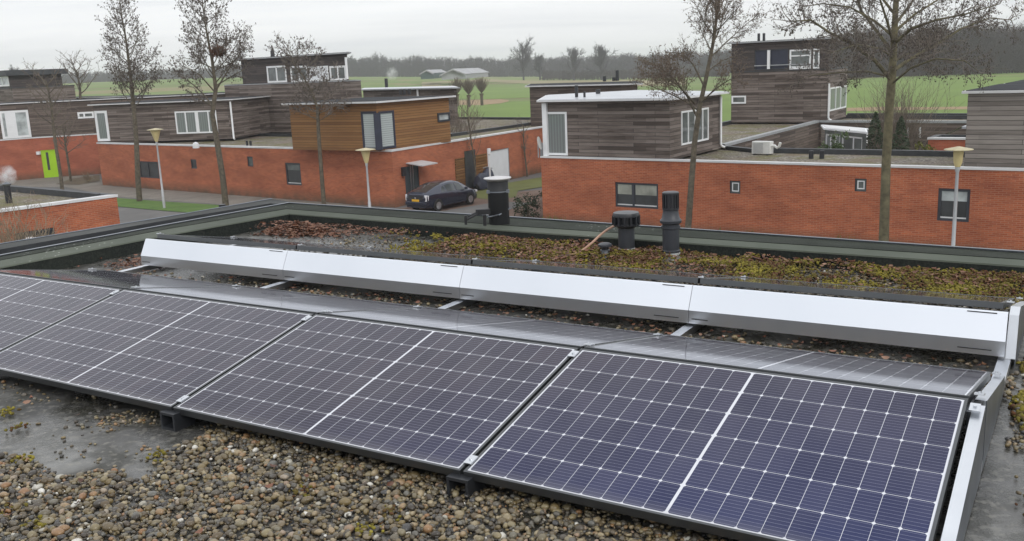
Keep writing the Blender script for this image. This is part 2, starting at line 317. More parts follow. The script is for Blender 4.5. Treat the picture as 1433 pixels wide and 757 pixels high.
# ------------------------------------------------------------------ mesh helpers
class MB:
    def __init__(s): s.v = []; s.f = []; s.uv = {}
    def face(s, pts, uv=None):
        n = len(s.v); s.v += [Vector(p) for p in pts]; s.f.append(tuple(range(n, n+len(pts))))
        if uv: s.uv[len(s.f)-1] = uv
        return s
    def box(s, o, ex, ey, ez):      # o corner, ex ey ez edge vectors
        o, ex, ey, ez = map(Vector, (o, ex, ey, ez)); n = len(s.v)
        s.v += [o, o+ex, o+ex+ey, o+ey, o+ez, o+ex+ez, o+ex+ey+ez, o+ey+ez]
        fs = [(0, 3, 2, 1), (4, 5, 6, 7), (0, 1, 5, 4), (1, 2, 6, 5), (2, 3, 7, 6), (3, 0, 4, 7)]
        if ex.cross(ey).dot(ez) < 0: fs = [f[::-1] for f in fs]
        s.f += [tuple(n+i for i in f) for f in fs]; return s
    def cbox(s, c, sx, sy, sz, rz=0):
        cx, cy = Vector((math.cos(rz), math.sin(rz), 0)), Vector((-math.sin(rz), math.cos(rz), 0)); c = Vector(c)
        return s.box(c-cx*sx/2-cy*sy/2-Vector((0, 0, sz/2)), cx*sx, cy*sy, Vector((0, 0, sz)))
    def prism(s, poly, z0, z1, bottom=True):
        p = [Vector((a[0], a[1])) for a in poly]
        if sum(p[i].x*p[(i+1) % len(p)].y-p[(i+1) % len(p)].x*p[i].y for i in range(len(p))) < 0: p = p[::-1]
        n = len(p)
        s.face([(a.x, a.y, z1) for a in p])
        if bottom: s.face([(a.x, a.y, z0) for a in p[::-1]])
        for i in range(n):
            a, b = p[i], p[(i+1) % n]; s.face([(a.x, a.y, z0), (b.x, b.y, z0), (b.x, b.y, z1), (a.x, a.y, z1)])
        return s
    def tube(s, pts, rs, k=8, cap=True):
        pts = [Vector(p) for p in pts]
        if not hasattr(rs, '__len__'): rs = [rs]*len(pts)
        n0 = len(s.v); m = len(pts); up = None
        for i, p in enumerate(pts):
            t = (pts[min(i+1, m-1)]-pts[max(i-1, 0)]); t = t.normalized() if t.length > 1e-9 else Vector((0, 0, 1))
            if up is None:
                a = Vector((1, 0, 0)) if abs(t.x) < .8 else Vector((0, 1, 0)); up = t.cross(a).normalized()
            else:
                up = (up-t*up.dot(t)); up = up.normalized() if up.length > 1e-6 else t.orthogonal().normalized()
            q = t.cross(up)
            for j in range(k):
                an = 2*PI*j/k; s.v.append(p+(up*math.cos(an)+q*math.sin(an))*rs[i])
        for i in range(m-1):
            for j in range(k):
                a, b = n0+i*k+j, n0+i*k+(j+1) % k; s.f.append((a, b, b+k, a+k))
        if cap: s.f.append(tuple(n0+j for j in range(k))[::-1]); s.f.append(tuple(n0+(m-1)*k+j for j in range(k)))
        return s
    def lathe(s, c, prof, k=24):    # prof: (r,z) upward
        c = Vector(c); n0 = len(s.v)
        for r, z in prof:
            for j in range(k): an = 2*PI*j/k; s.v.append(c+Vector((r*math.cos(an), r*math.sin(an), z)))
        for i in range(len(prof)-1):
            for j in range(k): a, b = n0+i*k+j, n0+i*k+(j+1) % k; s.f.append((a, b, b+k, a+k))
        s.f.append(tuple(n0+j for j in range(k))[::-1]); s.f.append(tuple(n0+(len(prof)-1)*k+j for j in range(k)))
        return s
    def blob(s, c, r, sc=(1, 1, 1)):
        n = len(s.v); c = Vector(c)
        s.v += [c+Vector((x*r*sc[0], y*r*sc[1], z*r*sc[2])) for x, y, z in ((1, 0, 0), (-1, 0, 0), (0, 1, 0), (0, -1, 0), (0, 0, 1), (0, 0, -1))]
        s.f += [tuple(n+i for i in t) for t in ((0, 2, 4), (2, 1, 4), (1, 3, 4), (3, 0, 4), (2, 0, 5), (1, 2, 5), (3, 1, 5), (0, 3, 5))]; return s
    def build(s, name, mat, parent=None, smooth=False, bevel=0):
        o0 = parent.location if parent is not None else Vector((0, 0, 0))
        if parent is not None and parent.parent is not None: o0 = parent.parent.location+parent.location
        me = bpy.data.meshes.new(name); me.from_pydata([tuple(p-o0) for p in s.v], [], s.f); me.update()
        uvl = me.uv_layers.new(name='UVMap')
        for p in me.polygons:
            n = p.normal
            if p.index in s.uv:
                for li, q in zip(p.loop_indices, s.uv[p.index]): uvl.data[li].uv = q
                continue
            if abs(n.z) > .8: t, bt = Vector((1, 0, 0)), Vector((0, 1, 0))
            else: t = Vector((-n.y, n.x, 0)).normalized(); bt = Vector((0, 0, 1))
            for li in p.loop_indices:
                q = s.v[me.loops[li].vertex_index]; uvl.data[li].uv = (q.dot(t), q.dot(bt))
        if smooth:
            me.polygons.foreach_set('use_smooth', [True]*len(me.polygons))
        me.materials.append(MATS[mat]); ob = bpy.data.objects.new(name, me); COL.objects.link(ob)
        if parent is not None: ob.parent = parent
        if bevel:
            bv = ob.modifiers.new('b', 'BEVEL'); bv.width = bevel; bv.segments = 2; bv.limit_method = 'ANGLE'
        if smooth and smooth != 'all': me.set_sharp_from_angle(angle=math.radians(38))
        return ob
def tag(o, label=None, cat=None, group=None, kind=None):
    if label: o['label'] = label
    if cat: o['category'] = cat
    if group: o['group'] = group
    if kind: o['kind'] = kind
    return o
def thing(name, l, label, cat, group=None, rz=0):
    o = bpy.data.objects.new(name, None); COL.objects.link(o); o.location = Vector(l); o.rotation_euler = (0, 0, rz); o.empty_display_size = .2
    return tag(o, label, cat, group)
def copy_tree(o, parent=None):
    c = o.copy(); COL.objects.link(c)
    if parent is not None: c.parent = parent
    for ch in list(o.children): copy_tree(ch, c)
    return c
def npmesh(name, V, T, mat, smooth=True):
    me = bpy.data.meshes.new(name); V = np.asarray(V, np.float32); T = np.asarray(T, np.int32)
    me.vertices.add(len(V)); me.vertices.foreach_set('co', V.ravel()); k = T.shape[1]
    me.loops.add(T.size); me.loops.foreach_set('vertex_index', T.ravel()); me.polygons.add(len(T))
    me.polygons.foreach_set('loop_start', np.arange(0, T.size, k, dtype=np.int32)); me.polygons.foreach_set('loop_total', np.full(len(T), k, np.int32))
    if smooth: me.polygons.foreach_set('use_smooth', np.ones(len(T), bool))
    me.update(calc_edges=True); me.materials.append(MATS[mat]); ob = bpy.data.objects.new(name, me); COL.objects.link(ob); return ob
def poly2(pts, z): return [Vector((at(x, y, z).x, at(x, y, z).y)) for x, y in pts]
def sheet(name, pts, z, mat, parent=None):
    b = MB(); p = [Vector((a[0], a[1])) for a in pts]
    if sum(p[i].x*p[(i+1) % len(p)].y-p[(i+1) % len(p)].x*p[i].y for i in range(len(p))) < 0: p = p[::-1]
    b.face([(a.x, a.y, z) for a in p]); return b.build(name, mat, parent)
# ------------------------------------------------------------------ ground and fields
def smooth(a, b, x): t = min(1, max(0, (x-a)/(b-a))); return t*t*(3-2*t)
def terr(x, y):
    d = math.hypot(x, y)
    if y <= 0: return 0
    px = 716.5+F*x/max(y, 1)
    r = 8.2-(smooth(250, 900, px))*8.2
    return r*smooth(110, 520, d)
def ground():
    b = MB(); nx = 90
    rows = [-60, 0, 20, 40, 60, 80, 100, 120, 150, 180, 210, 250, 300, 350, 400, 460, 520, 600, 750, 1000, 1500, 2600]
    idx = {}
    for j, y in enumerate(rows):
        hw = max(120, abs(y)*1.1)
        for i in range(nx+1):
            x = -hw+2*hw*i/nx; idx[i, j] = len(b.v); b.v.append(Vector((x, y, terr(x, y))))
    for j in range(len(rows)-1):
        for i in range(nx): b.f.append((idx[i, j], idx[i+1, j], idx[i+1, j+1], idx[i, j+1]))
    tag(b.build('field', 'field', smooth='all'), kind='structure')
ground()
def strip(name, mat, px, zoff=.03, n=24):    # a band on the terrain between two image curves: px = [(x,ytop,ybot),...]
    b = MB(); L = []
    for x, yt, yb in px:
        col = []
        for y in (yb, yt):
            z = 0
            for _ in range(12): p = at(x, y, min(z, 6.0)); z = terr(p.x, p.y)
            col.append(Vector((p.x, p.y, terr(p.x, p.y)+zoff)))
        L.append(col)
    for i in range(len(L)-1):
        a, c = L[i], L[i+1]; m = 6
        for k in range(m):
            q = []
            for (s, t) in ((0, k/m), (1, k/m), (1, (k+1)/m), (0, (k+1)/m)):
                c_ = (a if s == 0 else c); p = c_[0].lerp(c_[1], t); q.append((p.x, p.y, terr(p.x, p.y)+zoff))
            b.face(q)
    return tag(b.build(name, mat), kind='structure')
strip('meadow', 'field_bright', [(1010, 121, 175), (1100, 118, 175), (1190, 113, 175), (1300, 110, 175), (1380, 108.5, 175), (1500, 107, 175), (1700, 104, 175)])
strip('field_bank', 'reeds', [(1185, 151.5, 156), (1240, 150, 155), (1300, 150.5, 154), (1360, 149.5, 153.5), (1480, 148.5, 152)], .05)
strip('reed_bank', 'reeds', [(640, 141, 147), (670, 140, 147.5), (700, 139, 145), (712, 140.5, 142)], .05)
strip('meadow', 'field_bright', [(640, 124, 139), (680, 121, 139), (735, 125, 137), (745, 128, 137)], .04)
strip('meadow', 'field_bright', [(640, 148, 165), (700, 146, 165), (745, 141, 166)], .04)
strip('field_track', 'field_tan', [(590, 111.5, 114.5), (680, 111, 114.5), (760, 113, 118), (880, 112, 121), (960, 114, 119)], .04)
# street level round the houses
sheet('street', [(-60, 12), (40, 12), (40, 30), (16, 40), (6, 62), (-2, 62), (-12, 56), (-30, 72), (-60, 90)], .02, 'asphalt').__setitem__('kind', 'structure')
sheet('pavement', [at2(90, 262, 0), at2(165, 276, 0), at2(230, 281, 0), at2(300, 286, 0), at2(400, 296, 0), at2(520, 306, 0), at2(555, 300, 0), at2(450, 280, 0), at2(160, 262, 0), at2(130, 246, 0), at2(0, 250, 0), at2(-60, 254, 0), at2(-60, 262, 0)], .03, 'paving').__setitem__('kind', 'structure')
sheet('lawn', [at2(120, 276, 0), at2(165, 278, 0), at2(230, 283, 0), at2(300, 287.5, 0), at2(330, 290, 0), at2(306, 297, 0), at2(262, 298.5, 0), at2(214, 294.5, 0), at2(165, 290, 0), at2(100, 286, 0)], .045, 'lawn').__setitem__('kind', 'structure')
sheet('driveway', [at2(540, 296, 0), at2(600, 286, 0), at2(672, 274, 0), at2(760, 266, 0), at2(770, 285, 0), at2(770, 330, 0), at2(560, 320, 0)], .035, 'paving_red').__setitem__('kind', 'structure')
sheet('parking_bay', [at2(610, 298, 0), at2(700, 283, 0), at2(745, 285, 0), at2(700, 298, 0), at2(640, 304, 0)], .045, 'asphalt').__setitem__('kind', 'structure')
sheet('verge', [at2(655, 277, 0), at2(668, 263, 0), at2(715, 256, 0), at2(764, 248, 0), at2(764, 262, 0), at2(725, 268, 0), at2(722, 277, 0), at2(690, 281, 0)], .05, 'verge').__setitem__('kind', 'structure')
sheet('planting_bed', [at2(78, 258.5, 0), at2(100, 251, 0), at2(139, 246, 0), at2(140, 254, 0), at2(110, 259.5, 0)], .05, 'soil').__setitem__('kind', 'structure')
# ------------------------------------------------------------------ buildings
def wallface(b, w, s0, s1, z0, z1, holes, depth=.12):
    xs = sorted({s0, s1, *[h[0] for h in holes], *[h[2] for h in holes]}); zs = sorted({z0, z1, *[h[1] for h in holes], *[h[3] for h in holes]})
    xs = [x for x in xs if s0-1e-6 <= x <= s1+1e-6]; zs = [z for z in zs if z0-1e-6 <= z <= z1+1e-6]
    for i in range(len(xs)-1):
        for j in range(len(zs)-1):
            cx, cz = (xs[i]+xs[i+1])/2, (zs[j]+zs[j+1])/2
            if any(h[0] < cx < h[2] and h[1] < cz < h[3] for h in holes): continue
            b.face([w.P(xs[i], zs[j]), w.P(xs[i+1], zs[j]), w.P(xs[i+1], zs[j+1]), w.P(xs[i], zs[j+1])], [(xs[i], zs[j]), (xs[i+1], zs[j]), (xs[i+1], zs[j+1]), (xs[i], zs[j+1])])
    for a, c, e, g in holes:
        for p, q in (((a, c), (e, c)), ((e, c), (e, g)), ((e, g), (a, g)), ((a, g), (a, c))):
            b.face([w.P(p[0], p[1]), w.P(q[0], q[1]), w.P(q[0], q[1], -depth), w.P(p[0], p[1], -depth)])
def ccw(poly):
    p = [Vector((a[0], a[1])) for a in poly]
    if sum(p[i].x*p[(i+1) % len(p)].y-p[(i+1) % len(p)].x*p[i].y for i in range(len(p))) < 0: p = p[::-1]
    return p
class Block:
    """one storey: walls round a footprint with openings cut in them, a roof and an edge trim"""
    def __init__(s, root, poly, z0, z1, wallmat, roofmat=None, trim=None, over=0, slab=.1, trimh=.09, wallname='wall', roofname='roof', roofdrop=.14):
        s.root = root; s.p = ccw(poly); s.z0, s.z1 = z0, z1; s.wm = wallmat; s.rm = roofmat; s.tr = trim; s.over = over; s.slab = slab; s.th = trimh
        s.wn, s.rn, s.rd = wallname, roofname, roofdrop
        s.walls = [Wall(s.p[i], s.p[(i+1) % len(s.p)]) for i in range(len(s.p))]; s.holes = {i: [] for i in range(len(s.p))}; s.wins = []; s.blinds = {}
    def face(s, x, y):   # wall nearest to the camera under a pixel
        best = None
        for i, w in enumerate(s.walls):
            k = ray(x, y)
            if Vector((k.x, k.y)).dot(w.n) >= 0: continue
            u, z = w.hit(x, y)
            if -.05 <= u <= w.L+.05: 
                q = w.P(u, z); d = (q-CAM).length
                if best is None or d < best[0]: best = (d, i)
        return best[1]
    def win(s, x0, y0, x1, y1, frame='white_paint', glass='glass_mid', bars=(), hbars=(), fw=.06, recess=.08, proud=0, name='window', face=None, extra=None, label=None, blind=None):
        i = s.face((x0+x1)/2, (y0+y1)/2) if face is None else face; w = s.walls[i]; r = w.rect(x0, y0, x1, y1)
        r = (min(r[0], r[2]), r[1], max(r[0], r[2]), r[3])
        r = (max(.03, r[0]), max(s.z0+.02, r[1]), min(w.L-.03, r[2]), min(s.z1-.05, r[3]))
        s.holes[i].append(r); s.wins.append((i, r, frame, glass, bars, hbars, fw, recess, proud, name, label))
        if blind: s.blinds[(i, r)] = blind
        return i, r
    def done(s):
        b = MB()
        for i, w in enumerate(s.walls): wallface(b, w, 0, w.L, s.z0, s.z1, s.holes[i], .14)
        wall = b.build(s.wn, s.wm, s.root)
        if s.rm:
            if s.over:      # thin projecting slab
                q = offset(s.p, s.over); MB().prism(q, s.z1, s.z1+s.slab-.02).build('roof_edge', s.tr or 'trim_grey', s.root)
                b = MB(); q2 = offset(s.p, s.over-.10); b.face([(a.x, a.y, s.z1+s.slab) for a in q2])
                for k in range(len(q2)):
                    a, c = q2[k], q2[(k+1) % len(q2)]; b.face([(a.x, a.y, s.z1+s.slab-.02), (c.x, c.y, s.z1+s.slab-.02), (c.x, c.y, s.z1+s.slab), (a.x, a.y, s.z1+s.slab)])
                b.build(s.rn, s.rm, s.root)
            else:
                b = MB(); b.face([(a.x, a.y, s.z1-s.rd) for a in offset(s.p, -.02)]); b.build(s.rn, s.rm, s.root)
                if s.tr:
                    b = MB(); bk_ = MB(); fb_ = b; inner = offset(s.p, -.24); out = offset(s.p, .035)
                    for k in range(len(s.p)):
                        a, c, d, e = out[k], out[(k+1) % len(s.p)], inner[(k+1) % len(s.p)], inner[k]
                        z0, z1 = s.z1-.05, s.z1+s.th-.05; wk = Wall(s.p[k], s.p[(k+1) % len(s.p)]); b = bk_ if wk.n.dot(wk.a) > 0 else fb_      # white coping on the street side, dark felt upstand at the back
                        b.face([(a.x, a.y, z0), (c.x, c.y, z0), (c.x, c.y, z1), (a.x, a.y, z1)])
                        b.face([(a.x, a.y, z1), (c.x, c.y, z1), (d.x, d.y, z1), (e.x, e.y, z1)])
                        b.face([(d.x, d.y, s.z1-s.rd), (e.x, e.y, s.z1-s.rd), (e.x, e.y, z1), (d.x, d.y, z1)])
                        b.face([(c.x, c.y, z0), (a.x, a.y, z0), (s.p[k].x, s.p[k].y, z0), (s.p[(k+1) % len(s.p)].x, s.p[(k+1) % len(s.p)].y, z0)])
                    if fb_.v: fb_.build('roof_trim', s.tr, s.root)
                    if bk_.v: bk_.build('roof_upstand', 'kerb_black', s.root)
        for (i, r, frame, glass, bars, hbars, fw, rec, proud, name, label) in s.wins:
            w = s.walls[i]; a, c, e, g = r; t = .05; b = MB(); o = proud if proud else -rec+t
            def bar(u0, z0, u1, z1, d=0): b.box(w.P(u0, z0, -.13), w.P(u1, z0, -.13)-w.P(u0, z0, -.13), w.P(u0, z0, o+d)-w.P(u0, z0, -.13), Vector((0, 0, z1-z0)))
            bar(a, c, a+fw, g); bar(e-fw, c, e, g); bar(a+fw, c, e-fw, c+fw); bar(a+fw, g-fw, e-fw, g)
            for f in bars: bw = fw*.45 if not hasattr(f, '__len__') else f[1]/2; f = f if not hasattr(f, '__len__') else f[0]; u = a+(e-a)*f; bar(u-bw, c+fw, u+bw, g-fw, -.004)
            for f in hbars: z = c+(g-c)*f; bar(a+fw, z-fw*.4, e-fw, z+fw*.4, -.008)
            fr = b.build(name, frame, s.root)
            if label: fr['label'] = label
            if name == 'casement':
                b = MB(); g2 = fw+.045; i2 = .035; oo = o-.02
                for (u0, v0, u1, v1) in ((a+g2, c+g2, a+g2+i2, g-g2), (e-g2-i2, c+g2, e-g2, g-g2), (a+g2+i2, c+g2, e-g2-i2, c+g2+i2), (a+g2+i2, g-g2-i2, e-g2-i2, g-g2)): b.box(w.P(u0, v0, -.12), w.P(u1, v0, -.12)-w.P(u0, v0, -.12), w.P(u0, v0, oo)-w.P(u0, v0, -.12), Vector((0, 0, v1-v0)))
                fr.name = 'window'; b.build('casement', 'white_paint', fr)
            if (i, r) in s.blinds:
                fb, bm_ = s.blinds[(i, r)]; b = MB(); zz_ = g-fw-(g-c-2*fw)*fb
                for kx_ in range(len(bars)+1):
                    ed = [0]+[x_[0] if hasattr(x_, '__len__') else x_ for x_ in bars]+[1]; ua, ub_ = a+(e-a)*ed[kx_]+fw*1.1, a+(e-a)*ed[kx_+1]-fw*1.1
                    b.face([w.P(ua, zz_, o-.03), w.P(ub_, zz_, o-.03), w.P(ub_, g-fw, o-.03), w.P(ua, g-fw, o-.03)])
                b.build('roller_blind', bm_, fr)  # covers the upper pane: cloth in some windows, painted sky reflection in another
                b = MB(); b.box(w.P(a+fw, c+fw, -.12), w.P(e-fw, c+fw, -.12)-w.P(a+fw, c+fw, -.12), w.P(a+fw, c+fw, o-.02)-w.P(a+fw, c+fw, -.12), Vector((0, 0, .045))); b.build('sill', 'trim_white', fr)
            b = MB(); q = [w.P(a+fw*.5, c+fw*.5, o-.035), w.P(e-fw*.5, c+fw*.5, o-.035), w.P(e-fw*.5, g-fw*.5, o-.035), w.P(a+fw*.5, g-fw*.5, o-.035)]
            b.face(q, [(a, c), (e, c), (e, g), (a, g)]); b.build('pane' if 'door' not in name else 'door_leaf', glass, fr)
        return s
def offset(p, d):
    n = len(p); out = []
    for i in range(n):
        a, b, c = p[i-1], p[i], p[(i+1) % n]; d1 = (b-a).normalized(); d2 = (c-b).normalized(); n1 = Vector((d1.y, -d1.x)); n2 = Vector((d2.y, -d2.x))
        k = 1+n1.dot(n2); out.append(b+(n1+n2)*(d/max(.25, k)))
    return out
def V2(*a): return Vector(a)
def pipe(root, w, x0, y0, x1, y1, r=.045, mat='white_paint', name='downpipe', shoe=True):
    s0, z1 = w.hit(x0, y0); s1, z0 = w.hit(x1, y1); sm = (s0+s1)/2
    pts = [w.P(sm, z1, .09), w.P(sm, z0+.15, .09)]
    if shoe: pts += [w.P(sm+.02, z0+.05, .13), w.P(sm+.1, z0, .22)]
    return MB().tube(pts, r, 8).build(name, mat, root, True)
def rod(root, name, p, r, h, mat): return MB().lathe(p, [(r, 0), (r, h)], 12).build(name, mat, root, True)
# --- house A: long brick front on the right
A0 = Vector((1.42, 39.96)); A1 = Vector((15.8, 28.95)); dA = (A1-A0).normalized(); nA = Vector((-dA.y, dA.x)); Ae = A1+dA*9
ha = thing('house', (A0.x, A0.y, 0), 'long low brick house across the street with a grey timber box on its left end', 'house')
bk = Block(ha, [A0, Ae, Ae+nA*4.9, A0+dA*7.4+nA*4.9, V2(6.8, 48.4), V2(1.7, 47)], 0, 2.9, 'brick', 'gravel_roof', 'trim_white', trimh=.07)
bk.win(861, 256, 921, 291, 'frame_dark', 'glass_dark', bars=[(.42, .09)], hbars=(), fw=.08, blind=(.48, 'glass_shade'))
bk.win(1021, 253, 1036, 271, 'frame_dark', 'glass_mid', fw=.03, name='casement'); bk.win(1196, 250, 1212.5, 268, 'frame_dark', 'glass_mid', fw=.03, name='casement')
bk.win(1312, 264, 1357, 310, 'frame_dark', 'glass_dark', fw=.09, blind=(.36, 'glass_pale'))  # pale top is sky reflection painted on the pane, no cloth there
bk.done()
wA = [w for w in bk.walls if abs((w.a-A0).length) < .01 or abs((w.b-A0).length) < .01]
kb = MB(); q0 = A0+dA*7.5+nA*4.9; q1 = Ae+nA*4.9   # dark upstand along the back of the gravel roof
kb.box((q0.x, q0.y, 2.76), (dA.x*17, dA.y*17, 0), (-nA.x*.25, -nA.y*.25, 0), (0, 0, .2)); kb.build('roof_kerb', 'kerb_black', ha)
A1p = [V2(1.66, 40.05), V2(6.25, 36.45), V2(9.15, 40.7), V2(6.6, 48.0), V2(2.3, 46.4)]
bx = Block(ha, A1p, 2.86, 5.16, 'wood_grey', 'roof_bright', 'trim_white', over=.33, slab=.09, wallname='timber_wall', roofname='upper_roof')
bx.win(763.5, 156.5, 794, 217, 'white_paint', 'glass_curtain', fw=.09, proud=.03)
bx.win(953, 153, 991, 199.5, 'white_paint', 'glass_mid', bars=[.25, (.5, .10), .78], fw=.07, proud=.03)
bx.done()
pipe(ha, bx.walls[[i for i, w in enumerate(bx.walls) if (w.a-A1p[1]).length < .1][0]], 1006, 135, 1006, 206, .05)
MB().cbox((bx.p[0].x+.02, bx.p[0].y-.02, 4.0), .22, .22, 2.2, -.66).build('corner_post', 'white_paint', ha)
for x, hh, r_ in ((807, .5, .07), (818, .24, .05), (837, .2, .11)): rod(ha, 'roof_vent', at(x, 136 if x < 830 else 131, 5.26), r_, hh, 'black_plastic')
for x, y in ((1135, 222), (1150, 222)): rod(ha, 'roof_vent', at(x, y, 2.76), .09, .3, 'black_plastic')
# air conditioner on the gravel roof
ac = thing('air_conditioner', at(1068, 216, 2.77), 'small white air conditioning unit with curved hose standing on the gravel roof', 'air conditioner')
p = at(1067, 215, 2.8); MB().cbox((p.x, p.y, 3.05), .8, .32, .5, -.72).build('casing', 'ac_white', ac, bevel=.02)
g = MB(); qd = Vector((math.cos(-.72), math.sin(-.72), 0)); qn = Vector((qd.y, -qd.x, 0))
for k in range(9): g.box(Vector((p.x, p.y, 2.86+k*.045))+qn*.161-qd*.32, qd*.42, qn*.012, (0, 0, .012))
g.build('fan_grille', 'trim_grey', ac)
MB().tube([Vector((p.x, p.y, 3.12))+qd*.4, Vector((p.x, p.y, 3.13))+qd*.52, Vector((p.x, p.y, 3.05))+qd*.62, Vector((p.x, p.y, 3.12))+qd*.72, Vector((p.x, p.y, 3.26))+qd*.76], .055, 8).build('hose', 'ac_white', ac, True)
for sx in (-.28, .28): MB().cbox(Vector((p.x, p.y, 2.785))+qd*sx, .08, .4, .04, -.72).build('foot', 'black_plastic', ac)
# --- house A2: pale timber box on the far right
w0 = at2(1349, 232, 2.9)+nA*.0; a2 = thing('timber_house', (w0.x, w0.y, 0), 'pale grey timber clad upper storey at the right edge of the photo', 'house')
p2 = [w0, w0+dA*9, w0+dA*9+nA*5.5, w0+nA*5.5]
b2 = Block(a2, p2, 2.86, 5.2, 'wood_pale', 'roof_felt', 'trim_white', over=.16, slab=.1, wallname='timber_wall', roofname='roof').done()
# its neighbour further back
w1 = dep(1405, 47); q = V2(w1.x, w1.y); a3 = thing('timber_house', (q.x, q.y, 0), 'flat roofed timber house behind the pale timber box, cut by the right edge', 'house')
zt = Wall(q, q+dA*5).hit(1405, 119)[1]
Block(a3, [q, q+dA*9, q+dA*9+nA*5, q+nA*5], 0, zt, 'wood_brown', 'roof_felt', 'trim_white', over=.3, slab=.1).done()
Block(a3, [q+nA*1.2+dA*.9, q+dA*9+nA*1.2, q+dA*9+nA*4.6, q+nA*4.6+dA*.9], zt+.11, zt+.42, 'wood_brown', 'roof_felt', 'trim_white', over=.1, slab=.07, wallname='roof_light', roofname='light_roof').done()
# --- house B: timber block round a courtyard with a tower
q0, q1, q2 = at2(1009, 205, 2.95), at2(1146, 170, 2.95), at2(1350, 171, 2.95); dq = (q2-q1).normalized(); nq = Vector((-dq.y, dq.x))
hb = thing('house', (q1.x, q1.y, 0), 'dark timber tower house with recessed roof balcony behind the long brick house', 'house')
bb0, bb1, bb2 = at2(1023, 170.5, 2.95), at2(1157, 170, 2.95), at2(1184, 162.5, 2.95); bb3 = bb0+(bb2-bb1)
q0 = q0+Vector((.25, .35))
Bp = [q0, q1, q2+dq*6, q2+dq*6+nq*4.4, q2+nq*4.4, bb2+Vector((.2, .25)), bb3+Vector((0, .6)), at2(1009, 172.5, 2.95), V2(7.2, 48.9)]
bB = Block(hb, Bp, 0, 2.95, 'wood_brown', 'gravel_roof', 'trim_grey', trimh=.12)
bB.done()
kb = MB(); a = q2+nq*4.25; c = bb2+Vector((.1, .1)); kb.box((a.x+dq.x*6, a.y+dq.y*6, 2.95), (c.x-a.x-dq.x*6, c.y-a.y-dq.y*6, 0), (nq.x*.3, nq.y*.3, 0), (0, 0, .16)); kb.build('roof_kerb', 'kerb_black', hb)
tw = Block(hb, [bb0, bb1, bb2, bb3], 2.9, 5.78, 'wood_grey', None, wallname='tower_wall')
fB = tw.face(1090, 140)
tw.win(1023, 134, 1044, 145, 'white_paint', 'glass_mid', bars=(), fw=.09, proud=.03)
tw.win(1161, 121, 1184, 153, 'white_paint', 'glass_curtain', bars=[.35, .65], fw=.08, proud=.03)
tw.done()
wr = Wall(bb1, bb2); pipe(hb, wr, 1157.5, 117, 1157.5, 168, .05)
MB().prism(offset([*ccw([bb0, bb1, bb2, bb3])], .03), 5.78, 5.84).build('storey_band', 'kerb_black', hb)
u1 = Vector(bb1)+(bb2-bb1)*.35; t3 = Block(hb, [bb0, bb1+(bb2-bb1)*0, u1, bb3+(u1-bb1)*.0+(bb3-bb0)*0], 5.84, 7.42, 'wood_dark', 'roof_felt', 'trim_grey', over=.22, slab=.09, wallname='top_wall', roofname='top_roof')
t3.win(1056, 69, 1103, 97.3, 'frame_dark', 'blue_dark', bars=(), fw=.05, name='balcony_recess')
t3.win(1105, 69, 1135, 97, 'white_paint', 'glass_mid', bars=(), hbars=(.12, .68), fw=.09, proud=.03)
t3.win(1138, 68, 1147, 96, 'white_paint', 'glass_mid', fw=.08, proud=.03)
t3.done()
w = t3.walls[t3.face(1080, 80)]
for x in (1076,):
    s, z = w.hit(x, 96.5); s2, zz = w.hit(x, 70); MB().box(w.P(s-.07, z, .0), w.d.to_3d()*.14, w.n.to_3d()*.12, (0, 0, zz-z)).build('balcony_post', 'white_paint', hb)
s, z = w.hit(1056, 94); s2, _ = w.hit(1136, 94); MB().box(w.P(s, z+.05, .02), w.d.to_3d()*(s2-s), w.n.to_3d()*.05, (0, 0, .05)).build('balcony_rail', 'trim_grey', hb)
for dx in (.2, .5): rod(hb, 'roof_vent', (t3.p[0].x+1.4+dx, t3.p[0].y+.1, 7.5), .08, .45, 'black_plastic')
for x in (1271.5, 1288): pipe(hb, Wall(q1, q2), x, 178, x, 196, .05, shoe=False)
# red wall with sloping grey roof in the courtyard
rw0, rw1 = at2(1299, 193.5, 2.75), at2(1352, 194, 2.75); rs = thing('brick_outbuilding', (rw0.x, rw0.y, 0), 'small red brick outbuilding with sloping grey roof edge in the courtyard', 'outbuilding')
dd = (rw1-rw0).normalized(); nn = V2(-dd.y, dd.x); rp = [rw0, rw0+dd*4, rw0+dd*4+nn*1.6, rw0+nn*1.6]
Block(rs, rp, 0, 2.75, 'brick_far', 'roof_felt', 'trim_white').done()
k = MB(); z0 = 2.8; aP = (rw0+nn*1.7).to_3d(); 
k.face([aP+Vector((0, 0, 2.6)), aP+dd.to_3d()*1.0+Vector((0, 0, 3.15)), aP+dd.to_3d()*1.0+nn.to_3d()*1.2+Vector((0, 0, 3.15)), aP+nn.to_3d()*1.2+Vector((0, 0, 2.6))])
k.box(aP+dd.to_3d()*1.0+Vector((0, 0, 3.05)), dd.to_3d()*3, nn.to_3d()*1.2, (0, 0, .1)); k.box(aP+Vector((0, 0, 0)), dd.to_3d()*4, nn.to_3d()*.1, (0, 0, 2.6))
k.build('sloping_roof', 'trim_grey', rs)
